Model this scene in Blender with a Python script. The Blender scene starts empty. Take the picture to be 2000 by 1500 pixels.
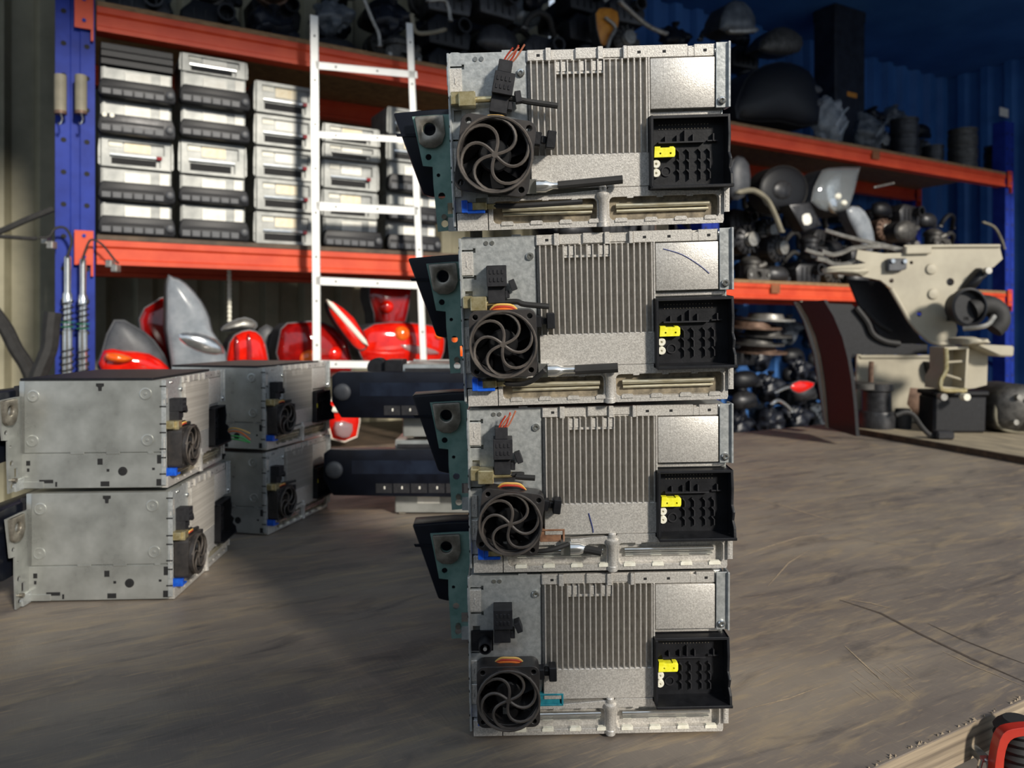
import bpy, bmesh, math, random
from mathutils import Vector, Matrix, Euler
from mathutils.geometry import tessellate_polygon
R = math.radians
sc = bpy.context.scene
col = sc.collection
# ------------------------------------------------------------------ camera
FPX, HY, CZ = 1500.0, 640.0, 1.089          # focal length in px, horizon row, camera height (photo taken as 2000x1500)
TZ = 0.805                                   # table top height
cd = bpy.data.cameras.new('camera'); cam = bpy.data.objects.new('camera', cd); col.objects.link(cam)
cam.location = (0, 0, CZ); cam.rotation_euler = (R(90), 0, 0)
cd.sensor_width = 36; cd.lens = 27; cd.shift_y = -(750-HY)/2000.0; cd.clip_start = .02; cd.clip_end = 60
cd.dof.use_dof = True; cd.dof.focus_distance = .515; cd.dof.aperture_fstop = 11
sc.camera = cam
# ------------------------------------------------------------------ sky, sun, exposure
w = bpy.data.worlds.new('sky'); sc.world = w; w.use_nodes = True
bg = w.node_tree.nodes['Background']; bg.inputs[0].default_value = (.72, .84, 1, 1); bg.inputs[1].default_value = .75
sl = bpy.data.lights.new('sun_offscreen', 'SUN'); so = bpy.data.objects.new('sun_offscreen', sl); col.objects.link(so)
SUN_AZ, SUN_EL = 38, 24                      # azimuth to the right of straight behind the camera, elevation
sv = Vector((math.sin(R(SUN_AZ))*math.cos(R(SUN_EL)), -math.cos(R(SUN_AZ))*math.cos(R(SUN_EL)), math.sin(R(SUN_EL))))
so.rotation_euler = sv.to_track_quat('Z', 'Y').to_euler(); so.location = sv*8
sl.energy = 4.5; sl.angle = R(7); sl.color = (1, .93, .82)
sc.view_settings.view_transform = 'Standard'; sc.view_settings.look = 'None'; sc.view_settings.gamma = 1
sc.view_settings.exposure = 0.0; sc.view_settings.use_curve_mapping = False

# ------------------------------------------------------------------ materials
def lin(c): return tuple((x/255/12.92 if x/255 <= .04045 else ((x/255+.055)/1.055)**2.4) for x in c)
MATS = {}
def M(name, c1, c2=None, scale=40, rough=.5, metal=0., bump=0., bscale=None, stretch=(1, 1, 1), lo=.35, hi=.65, alpha=1, trans=0, coat=0, detail=4, rv=0., spec=.5):
    m = bpy.data.materials.new(name); m.use_nodes = True; nt = m.node_tree; N = nt.nodes; L = nt.links
    b = N['Principled BSDF']; b.inputs['Roughness'].default_value = rough; b.inputs['Metallic'].default_value = metal
    b.inputs['Specular IOR Level'].default_value = spec
    a = lin(c1); b.inputs['Base Color'].default_value = (*a, 1)
    if alpha < 1: b.inputs['Alpha'].default_value = alpha
    if trans: b.inputs['Transmission Weight'].default_value = trans
    if coat: b.inputs['Coat Weight'].default_value = coat; b.inputs['Coat Roughness'].default_value = .08
    if c2 or bump or rv:
        tc = N.new('ShaderNodeTexCoord'); mp = N.new('ShaderNodeMapping'); mp.inputs['Scale'].default_value = stretch
        L.new(tc.outputs['Object'], mp.inputs[0])
        nz = N.new('ShaderNodeTexNoise'); nz.inputs['Scale'].default_value = scale; nz.inputs['Detail'].default_value = detail; nz.inputs['Roughness'].default_value = .6
        L.new(mp.outputs[0], nz.inputs['Vector'])
    if c2:
        rp = N.new('ShaderNodeValToRGB'); rp.color_ramp.elements[0].position = lo; rp.color_ramp.elements[1].position = hi
        rp.color_ramp.elements[0].color = (*a, 1); rp.color_ramp.elements[1].color = (*lin(c2), 1)
        L.new(nz.outputs['Fac'], rp.inputs[0]); L.new(rp.outputs[0], b.inputs['Base Color'])
    if rv:
        mr = N.new('ShaderNodeMapRange'); mr.inputs[3].default_value = max(.02, rough-rv); mr.inputs[4].default_value = min(1, rough+rv)
        L.new(nz.outputs['Fac'], mr.inputs[0]); L.new(mr.outputs[0], b.inputs['Roughness'])
    if bump:
        n2 = nz
        if bscale:
            n2 = N.new('ShaderNodeTexNoise'); n2.inputs['Scale'].default_value = bscale; n2.inputs['Detail'].default_value = 3; L.new(mp.outputs[0], n2.inputs['Vector'])
        bp = N.new('ShaderNodeBump'); bp.inputs['Strength'].default_value = bump; bp.inputs['Distance'].default_value = .002
        L.new(n2.outputs['Fac'], bp.inputs['Height']); L.new(bp.outputs[0], b.inputs['Normal'])
    MATS[name] = m; return m
M('rotor', (14, 14, 16), rough=.4)
M('rack_silver', (112, 114, 112), (144, 145, 141), 22, .45, .4)
M('cast', (176, 172, 166), (214, 210, 203), 900, .42, .45, .12, 1500)
M('castfin', (178, 173, 166), (206, 202, 195), 300, .4, .5, .05, 900)
M('galv', (168, 172, 172), (194, 197, 196), 260, .36, .55, .06, 500, rv=.1)
M('sheet', (150, 152, 148), (182, 184, 180), 22, .3, .6, .02, 300, rv=.1)
M('chrome', (210, 212, 210), (235, 235, 232), 60, .16, .9)
M('dusty_bar', (180, 170, 140), (214, 208, 186), 120, .3, .6, stretch=(1, 6, 6))
M('slot_dust', (96, 88, 74), (150, 138, 116), 160, .7, .1)
M('dark_gap', (20, 20, 21), rough=.8)
M('teal_steel', (92, 128, 120), (124, 154, 146), 60, .4, .25)
M('bracket', (116, 110, 100), (160, 154, 142), 90, .34, .7)
M('black_pl', (13, 14, 18), (24, 25, 29), 120, .48, 0, .05, 500, spec=.35)
M('black_soft', (24, 24, 28), (38, 38, 41), 200, .62, spec=.35)
M('fan_pl', (34, 33, 34), (56, 52, 50), 70, .45, 0, .04, 300)
M('fan_ring', (58, 53, 49), (84, 77, 71), 90, .5)
M('navy_pl', (16, 21, 34), (27, 35, 50), 40, .28, coat=.2)
M('bezel_pl', (12, 14, 22), (20, 24, 34), 30, .36, spec=.25)
M('yellow', (226, 220, 20), (240, 236, 70), 300, .45)
M('ivory', (216, 212, 194), (232, 230, 216), 300, .5)
M('blue_pl', (16, 70, 178), (30, 96, 205), 200, .35)
M('teal_pl', (22, 104, 122), (40, 136, 150), 300, .4)
M('gold', (176, 160, 112), (212, 200, 160), 200, .3, .75)
M('brown_pl', (110, 78, 60), (150, 112, 86), 200, .5)
M('wire_red', (176, 60, 40), rough=.5); M('wire_yel', (214, 170, 90), rough=.5); M('wire_org', (214, 110, 40), rough=.5)
M('wire_grn', (70, 170, 90), rough=.5); M('wire_cop', (176, 108, 82), rough=.45)
M('ink', (44, 58, 120), rough=.5)
M('label', (222, 218, 206), (238, 236, 226), 60, .55)
M('label_cream', (226, 208, 170), (240, 228, 200), 60, .55)
M('blue_rack', (20, 40, 122), (30, 52, 142), 14, .55, 0, .03, 60, spec=.2)
M('orange_rack', (190, 60, 32), (208, 78, 44), 9, .5, 0, .03, 80, spec=.3)
M('ply', (112, 84, 56), (150, 118, 80), 30, .7, 0, .2, None, (1, 1, 8))
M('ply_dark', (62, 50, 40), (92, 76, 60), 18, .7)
M('white_steel', (206, 208, 206), (226, 226, 222), 12, .4, .1, lo=.2)
M('wall_paint', (124, 120, 98), (152, 146, 122), 5, .6, 0, .05, 30)
M('blue_wall', (40, 88, 150), (56, 108, 172), 3, .6)
M('concrete', (96, 92, 86), (122, 118, 110), 6, .85, 0, .2, 40)
M('lens_red', (196, 16, 8), (226, 34, 14), 30, .1, 0, coat=.6)
M('lens_deep', (120, 10, 10), (156, 18, 14), 30, .12, 0, coat=.6)
M('lens_orange', (236, 84, 14), (244, 120, 34), 30, .14, 0, coat=.6)
M('lamp_back', (56, 58, 62), (76, 78, 82), 30, .5)
M('lens_clear', (196, 202, 204), rough=.06, trans=.75, coat=.5)
M('rubber', (26, 25, 24), (38, 37, 36), 60, .7)
M('alu_part', (128, 126, 120), (166, 164, 158), 50, .42, .65, .1, 200)
M('alu_dark', (62, 60, 58), (90, 88, 84), 50, .5, .5, .1, 200)
M('rusty', (86, 66, 54), (120, 96, 80), 60, .6, .4)
M('oily', (36, 36, 38), (60, 60, 62), 40, .4, .3, .1, 120)
M('bag', (150, 158, 166), (186, 192, 198), 20, .22, 0, .3, 30, alpha=.55)
M('bag_black', (16, 18, 25), (34, 38, 48), 20, .4, 0, .5, 60, spec=.35)
M('cream', (158, 151, 134), (178, 171, 152), 8, .5, .05, spec=.3)
M('cream_dull', (112, 108, 94), (140, 134, 116), 10, .6, spec=.3)
M('red_pl', (168, 40, 28), (186, 56, 38), 30, .35, coat=.3)
M('amber', (170, 106, 30), (200, 136, 46), 30, .4)
M('wedge_wood', (116, 66, 34), (140, 84, 46), 40, .7)
M('green_tie', (40, 110, 80), rough=.5)
def table_mat():
    m = bpy.data.materials.new('table_film'); m.use_nodes = True; nt = m.node_tree; N = nt.nodes; L = nt.links
    b = N['Principled BSDF']; tc = N.new('ShaderNodeTexCoord')
    def noise(scale, stretch, rot, detail=5, dist=0.):
        mp = N.new('ShaderNodeMapping'); mp.inputs['Scale'].default_value = stretch; mp.inputs['Rotation'].default_value = (0, 0, R(rot))
        L.new(tc.outputs['Object'], mp.inputs[0]); n = N.new('ShaderNodeTexNoise'); n.inputs['Scale'].default_value = scale
        n.inputs['Detail'].default_value = detail; n.inputs['Roughness'].default_value = .62; n.inputs['Distortion'].default_value = dist
        L.new(mp.outputs[0], n.inputs['Vector']); return n
    def ramp(n, lo, hi):
        r = N.new('ShaderNodeMapRange'); r.inputs[1].default_value = lo; r.inputs[2].default_value = hi; L.new(n.outputs['Fac'], r.inputs[0]); return r
    def mix(a, col_, f, k=1.):
        x = N.new('ShaderNodeMix'); x.data_type = 'RGBA'
        if k != 1:
            mu = N.new('ShaderNodeMath'); mu.operation = 'MULTIPLY'; mu.inputs[1].default_value = k; L.new(f.outputs[0], mu.inputs[0]); f = mu
        L.new(f.outputs[0], x.inputs[0]); x.inputs[7].default_value = (*lin(col_), 1)
        if isinstance(a, tuple): x.inputs[6].default_value = (*lin(a), 1)
        else: L.new(a.outputs[2], x.inputs[6])
        return x
    c = mix((108, 99, 92), (140, 129, 115), ramp(noise(3.2, (1, 2.2, 1), 8), .35, .7))
    c = mix(c, (158, 140, 112), ramp(noise(11, (1, 5, 1), 14, 6, .6), .5, .75), .9)
    c = mix(c, (180, 156, 122), ramp(noise(26, (1.2, 14, 1), -16, 6, .3), .56, .8), .8)
    c = mix(c, (72, 68, 68), ramp(noise(9, (1, 4, 1), -30, 5, .8), .54, .74), .75)
    g = noise(320, (1, .16, 1), 16, 2)
    c = mix(c, (150, 138, 120), ramp(g, .6, .85), .4)
    L.new(c.outputs[2], b.inputs['Base Color'])
    r2 = ramp(noise(8, (1, 3, 1), 10), .3, .7); r2.inputs[3].default_value = .42; r2.inputs[4].default_value = .68; L.new(r2.outputs[0], b.inputs['Roughness'])
    bp = N.new('ShaderNodeBump'); bp.inputs['Strength'].default_value = .25; bp.inputs['Distance'].default_value = .001; L.new(g.outputs['Fac'], bp.inputs['Height']); L.new(bp.outputs[0], b.inputs['Normal'])
    MATS['table'] = m
table_mat()
def ply_edge():
    m = bpy.data.materials.new('ply_edge'); m.use_nodes = True; nt = m.node_tree; N = nt.nodes; L = nt.links
    b = N['Principled BSDF']; b.inputs['Roughness'].default_value = .8
    tc = N.new('ShaderNodeTexCoord'); mp = N.new('ShaderNodeMapping'); mp.inputs['Scale'].default_value = (6, 6, 260); L.new(tc.outputs['Object'], mp.inputs[0])
    n = N.new('ShaderNodeTexNoise'); n.inputs['Scale'].default_value = 1; n.inputs['Detail'].default_value = 6; L.new(mp.outputs[0], n.inputs['Vector'])
    rp = N.new('ShaderNodeValToRGB'); e = rp.color_ramp.elements; e[0].position = .35; e[1].position = .65
    e[0].color = (*lin((104, 92, 78)), 1); e[1].color = (*lin((164, 148, 124)), 1); L.new(n.outputs['Fac'], rp.inputs[0]); L.new(rp.outputs[0], b.inputs['Base Color'])
    MATS['ply_edge'] = m
ply_edge()

# ------------------------------------------------------------------ mesh helpers
class MB:
    def __init__(s): s.v = []; s.f = []
    def add(s, vs, fs, T=None):
        o = len(s.v); s.v += [tuple(T @ Vector(p)) if T else tuple(p) for p in vs]; s.f += [tuple(i+o for i in f) for f in fs]; return s
    def box(s, x0, x1, y0, y1, z0, z1, T=None):
        return s.add([(x, y, z) for x in (x0, x1) for y in (y0, y1) for z in (z0, z1)], [(0, 1, 3, 2), (4, 6, 7, 5), (0, 4, 5, 1), (2, 3, 7, 6), (0, 2, 6, 4), (1, 5, 7, 3)], T)
    def prism(s, pts, y0, y1, holes=(), T=None):          # outline in (x,z), extruded along y
        loops = [list(pts)]+[list(h) for h in holes]; vs = []; fs = []
        flat = [p for l in loops for p in l]; n = len(flat)
        tris = tessellate_polygon([[Vector((p[0], p[1], 0)) for p in l] for l in loops])
        vs = [(p[0], y0, p[1]) for p in flat]+[(p[0], y1, p[1]) for p in flat]
        if holes: fs += [tuple(t) for t in tris]+[tuple(i+n for i in reversed(t)) for t in tris]
        else: fs += [tuple(range(n)), tuple(range(2*n-1, n-1, -1))]
        o = 0
        for l in loops:
            k = len(l)
            for i in range(k): a, b = o+i, o+(i+1) % k; fs.append((a, b, b+n, a+n))
            o += k
        return s.add(vs, fs, T)
    def lathe(s, prof, n=24, T=None, cap=True):           # profile (r,z) around z
        vs = [(r*math.cos(2*math.pi*i/n), r*math.sin(2*math.pi*i/n), z) for r, z in prof for i in range(n)]; fs = []
        for k in range(len(prof)-1):
            for i in range(n): a, b = k*n+i, k*n+(i+1) % n; fs.append((a, b, b+n, a+n))
        if cap: fs.append(tuple(range(n-1, -1, -1))); fs.append(tuple(range((len(prof)-1)*n, len(prof)*n)))
        return s.add(vs, fs, T)
    def cyl(s, p0, p1, r, n=16, r1=None):
        p0, p1 = Vector(p0), Vector(p1); d = p1-p0; T = Matrix.Translation(p0) @ d.to_track_quat('Z', 'Y').to_matrix().to_4x4()
        return s.lathe([(r, 0), (r if r1 is None else r1, d.length)], n, T)
    def tube(s, pts, r, n=8, sub=4):
        P = [Vector(p) for p in pts]
        if len(P) > 2 and sub > 1:
            Q = []
            for i in range(len(P)-1):
                a, b, c, d = P[max(i-1, 0)], P[i], P[i+1], P[min(i+2, len(P)-1)]
                for k in range(sub):
                    t = k/sub; Q.append(.5*((2*b)+(c-a)*t+(2*a-5*b+4*c-d)*t*t+(3*b-a-3*c+d)*t*t*t))
            P = Q+[P[-1]]
        vs = []; fs = []; up = None
        for i, p in enumerate(P):
            t = (P[min(i+1, len(P)-1)]-P[max(i-1, 0)]).normalized()
            if up is None: up = t.orthogonal().normalized()
            up = (up-t*up.dot(t)).normalized(); q = t.cross(up)
            rr = r(i/(len(P)-1)) if callable(r) else r
            vs += [p+(up*math.cos(2*math.pi*k/n)+q*math.sin(2*math.pi*k/n))*rr for k in range(n)]
        for i in range(len(P)-1):
            for k in range(n): a, b = i*n+k, i*n+(k+1) % n; fs.append((a, b, b+n, a+n))
        fs.append(tuple(range(n-1, -1, -1))); fs.append(tuple(range((len(P)-1)*n, len(P)*n)))
        return s.add(vs, fs)
    def dome(s, pts, y0, bulge, rings=5, T=None, back=None):  # outline (x,z); front swells towards -y from y0; straight wall back to `back`
        n = len(pts); cx = sum(p[0] for p in pts)/n; cz = sum(p[1] for p in pts)/n; vs = []; fs = []
        if back is not None: vs += [(p[0], back, p[1]) for p in pts]; 
        for k in range(rings):
            q = math.cos(k/rings*math.pi/2); h = math.sin(k/rings*math.pi/2)
            vs += [(cx+(p[0]-cx)*q, y0-bulge*h, cz+(p[1]-cz)*q) for p in pts]
        vs.append((cx, y0-bulge, cz)); tot = rings+(back is not None)
        for k in range(tot-1):
            for i in range(n): a, b = k*n+i, k*n+(i+1) % n; fs.append((a, b, b+n, a+n))
        for i in range(n): fs.append(((tot-1)*n+i, (tot-1)*n+(i+1) % n, tot*n))
        fs.append(tuple(range(n-1, -1, -1)))
        return s.add(vs, fs, T)
    def mesh(s, name, bevel=0, seg=1, smooth=True, ang=35, noise=0, seed=0, fit=None):
        me = bpy.data.meshes.new(name); me.from_pydata(s.v, [], s.f)
        bm = bmesh.new(); bm.from_mesh(me); bmesh.ops.recalc_face_normals(bm, faces=bm.faces)
        if bevel:
            ed = [e for e in bm.edges if len(e.link_faces) == 2 and e.calc_face_angle(0) > R(28)]
            bmesh.ops.bevel(bm, geom=ed, offset=bevel, segments=seg, profile=.5, affect='EDGES', clamp_overlap=True)
        if noise:
            rr = random.Random(seed)
            from mathutils import noise as nz
            off = Vector((rr.uniform(0, 50),)*3)
            for v in bm.verts: v.co += v.normal*noise*(nz.noise(v.co*14+off)+.6*nz.noise(v.co*38+off))
        if fit:
            lo_ = [min(v.co[i] for v in bm.verts) for i in range(3)]; hi_ = [max(v.co[i] for v in bm.verts) for i in range(3)]
            for v in bm.verts: v.co = Vector(((v.co.x-(lo_[0]+hi_[0])/2)/(hi_[0]-lo_[0])*fit[0], (v.co.y-lo_[1])/(hi_[1]-lo_[1])*fit[1], (v.co.z-lo_[2])/(hi_[2]-lo_[2])*fit[2]))
        bm.to_mesh(me); bm.free()
        if smooth:
            for p in me.polygons: p.use_smooth = True
            me.set_sharp_from_angle(angle=R(ang))
        return me
CACHE = {}
def obj(name, me, mat, parent=None, loc=None, rot=None, kind=None, label=None):
    m = MATS[mat] if isinstance(mat, str) else mat
    if me is not None and not me.materials: me.materials.append(m)
    o = bpy.data.objects.new(name, me); col.objects.link(o)
    if me is not None and me.materials[0] != m: o.material_slots[0].link = 'OBJECT'; o.material_slots[0].material = m
    if parent: o.parent = parent
    if loc: o.location = loc
    if rot: o.rotation_euler = rot
    if kind: o['kind'] = kind
    if label: o['label'] = label
    return o
def part(name, key, fn, mat, parent, **k):                 # shared mesh by key
    kk = {a: k.pop(a) for a in ('bevel', 'seg', 'smooth', 'ang', 'noise', 'seed', 'fit') if a in k}
    if key is None or key not in CACHE:
        m = MB(); fn(m); me = m.mesh(name, **kk)
        if key is None: return obj(name, me, mat, parent, **k)
        CACHE[key] = me
    return obj(name, CACHE[key], mat, parent, **k)
def thing(name, label, cat, loc=(0, 0, 0), rot=(0, 0, 0), group=None):
    o = bpy.data.objects.new(name, None); col.objects.link(o); o.location = loc; o.rotation_euler = rot; o.empty_display_size = .05
    o['label'] = label; o['category'] = cat
    if group: o['group'] = group
    return o
def tag(o, label, cat, group=None):
    o['label'] = label; o['category'] = cat
    if group: o['group'] = group
    return o
def struct(o): o['kind'] = 'structure'; return o
def circ(cx, cz, r, n=14): return [(cx+r*math.cos(2*math.pi*i/n), cz+r*math.sin(2*math.pi*i/n)) for i in range(n)]
def rrect(x0, x1, z0, z1, r, n=4):
    P = []
    for cx, cz, a in ((x1-r, z1-r, 0), (x0+r, z1-r, 90), (x0+r, z0+r, 180), (x1-r, z0+r, 270)):
        P += [(cx+r*math.cos(R(a+90*i/n)), cz+r*math.sin(R(a+90*i/n))) for i in range(n+1)]
    return P
def rect(x0, x1, z0, z1): return [(x0, z0), (x1, z0), (x1, z1), (x0, z1)]
def at(x, y, Y): return Vector(((x-1000)/FPX*Y, Y, CZ-(y-HY)/FPX*Y))       # pixel + distance -> point
def smoothpoly(P, n=3):
    Q = []
    k = len(P)
    for i in range(k):
        a, b, c, d = [Vector(P[(i+j) % k]) for j in (-1, 0, 1, 2)]
        for t in [q/n for q in range(n)]: Q.append(tuple(.5*((2*b)+(c-a)*t+(2*a-5*b+4*c-d)*t*t+(3*b-a-3*c+d)*t*t*t)))
    return Q
# rack frame: e1 along the rack (to the right and away), e2 out of the rack towards the camera
P0 = Vector((-1.16, 2.04, 0)); E1 = Vector((.866, .5, 0)); E2 = Vector((.5, -.866, 0)); RA = R(30)
def rk(e, off, z): return P0+E1*e+E2*off+Vector((0, 0, z))
def rkpx(x, y, off):                                                         # pixel on the plane `off` in front of the rack -> (e, z)
    k = (x-1000)/FPX; b = P0+E2*off; e = (k*b.y-b.x)/(E1.x-k*E1.y); Y = b.y+e*E1.y
    return e, CZ-(y-HY)/FPX*Y
Z_UP, Z_MID, Z_LOW = 1.953, 1.325, .70

# ================================================================== the building
def corr(e0, e1, z0, z1, pitch=.15, dep=.035):
    m = MB(); e = e0; P = []
    while e < e1:
        P += [(e, 0), (e+pitch*.32, 0), (e+pitch*.45, dep), (e+pitch*.87, dep)]; e += pitch
    n = len(P); m.add([(a, b, z) for z in (z0, z1) for a, b in P], [(i, i+1, n+i+1, n+i) for i in range(n-1)]); return m
struct(obj('wall_back', corr(-2.2, 1.95, 0, 3.0).mesh('wall_back', smooth=False), 'wall_paint', loc=rk(0, -.72, 0), rot=(0, 0, RA)))
struct(obj('wall_rear', corr(2.0, 5.6, 0, 3.0).mesh('wall_rear', smooth=False), 'blue_wall', loc=rk(0, -.72, 0), rot=(0, 0, RA)))
struct(obj('wall_right', corr(-.8, 1.7, 0, 3.0).mesh('wall_right', smooth=False), 'blue_wall', loc=rk(5.2, 0, 0), rot=(0, 0, RA-R(90))))
struct(obj('ceiling', MB().box(-2.2, 5.4, -2.17, .75, 2.8, 2.85).mesh('ceiling'), 'blue_wall', loc=rk(0, 0, 0), rot=(0, 0, RA)))
struct(obj('floor', MB().box(-6, 9, -9, 8, -.1, 0).mesh('floor'), 'concrete'))

# unseen low wall added behind the camera to shade the table's left side
struct(obj('added_shade_wall', MB().prism([(-2.2, 0), (.42, 0), (.42, 1.41), (-2.2, 1.41)], -2.96, -2.9).mesh('added_shade_wall'), 'wall_paint', loc=rk(0, 0, 0), rot=(0, 0, RA)))

# ================================================================== work table
tb = thing('work_table', 'big work table with a worn dark brown plywood top', 'table', rk(1.9, 1.72, 0), (0, 0, RA))
def tl(px, py):                      # pixel on the table top -> table local xy
    Y = FPX*(CZ-TZ)/(py-HY); p = Vector(((px-1000)/FPX*Y, Y, 0))-rk(1.9, 1.72, 0)
    return p.dot(E1), -p.dot(E2)
a0 = tl(1690, 1500); a1 = tl(2000, 1372); yn = (a0[1]+a1[1])/2; f0 = tl(1430, 846); yf = f0[1]
top = obj('table_top', MB().box(-2.9, 1.3, yn, yf, TZ-.001, TZ).mesh('table_top'), 'table', tb)
obj('plywood_core', MB().box(-2.9, 1.3, yn+.0004, yf-.0004, TZ-.026, TZ-.001).mesh('plywood_core'), 'ply_edge', tb, label='raw layered plywood edge')
for x in (-2.75, 1.15):
    for y in (yn+.12, yf-.1): obj('leg', MB().box(x-.035, x+.035, y-.035, y+.035, 0, TZ-.1).mesh('leg'), 'oily', tb)
obj('apron', MB().box(-2.8, 1.2, yn+.1, yn+.14, TZ-.1, TZ-.03).mesh('apron'), 'ply_dark', tb)
obj('apron', MB().box(-2.8, 1.2, yf-.12, yf-.08, TZ-.1, TZ-.03).mesh('apron'), 'ply_dark', tb)
rg = random.Random(5)
M('scratch_dark', (70, 60, 52), (92, 80, 68), 200, .7); M('scratch_tan', (182, 160, 130), (150, 134, 114), 300, .7, stretch=(1, 1, 1))
def scratch(pxs, wd, mat):
    P = [Vector((*tl(*p), 0)) for p in pxs]; m = MB(); vs = []; fs = []
    for i, p in enumerate(P):
        d = (P[min(i+1, len(P)-1)]-P[max(i-1, 0)]).normalized(); nrm = Vector((-d.y, d.x, 0)); k = wd*(.25 if i in (0, len(P)-1) else 1)
        vs += [(*(p+nrm*k).xy, TZ+.0003), (*(p-nrm*k).xy, TZ+.0003)]
    fs = [(2*i, 2*i+1, 2*i+3, 2*i+2) for i in range(len(P)-1)]
    obj('scratch', m.add(vs, fs).mesh('scratch'), mat, tb)
scratch([(1640, 1172), (1720, 1198), (1800, 1240), (1900, 1288), (2010, 1336)], .0016, 'scratch_dark')
scratch([(1812, 1218), (1880, 1250), (1950, 1278), (2010, 1300)], .0010, 'scratch_dark')
scratch([(1650, 1170), (1700, 1178), (1745, 1190)], .0012, 'scratch_tan')
scratch([(1840, 1272), (1900, 1300), (2010, 1345)], .0006, 'scratch_tan')
for s_, wd in ((((1430, 968), (1520, 985), (1600, 1010), (1640, 1020)), .0013), (((1440, 1090), (1500, 1068), (1560, 1050), (1632, 1040)), .0012), (((1500, 1145), (1540, 1100), (1580, 1075)), .0010), (((1720, 1328), (1680, 1290), (1650, 1262)), .0008), (((1460, 1385), (1540, 1365), (1620, 1335)), .0007), (((1640, 1045), (1720, 1060), (1760, 1066)), .0009)): scratch(s_, wd, 'scratch_tan')
for i in range(26):
    x, y = rg.uniform(1660, 1770), rg.uniform(1290, 1350); scratch([(x, y), (x+14, y+11), (x+30, y+24)], .00018, 'scratch_tan')
for i in range(34):
    t = rg.random(); x = 1690+t*320; y = 1500-t*130; p = tl(x, y); k = rg.uniform(.0006, .0018)
    obj('splinter', MB().add([(-k, 0, 0), (k, 0, 0), (k*.4, .0016, 0), (0, .0005, k*.9)], [(0, 2, 1), (0, 1, 3), (1, 2, 3), (2, 0, 3)]).mesh('splinter'), 'ply_edge', tb, loc=(p[0], yn+rg.uniform(.0002, .003), TZ), rot=(0, 0, rg.uniform(-.6, .6)))

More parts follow.
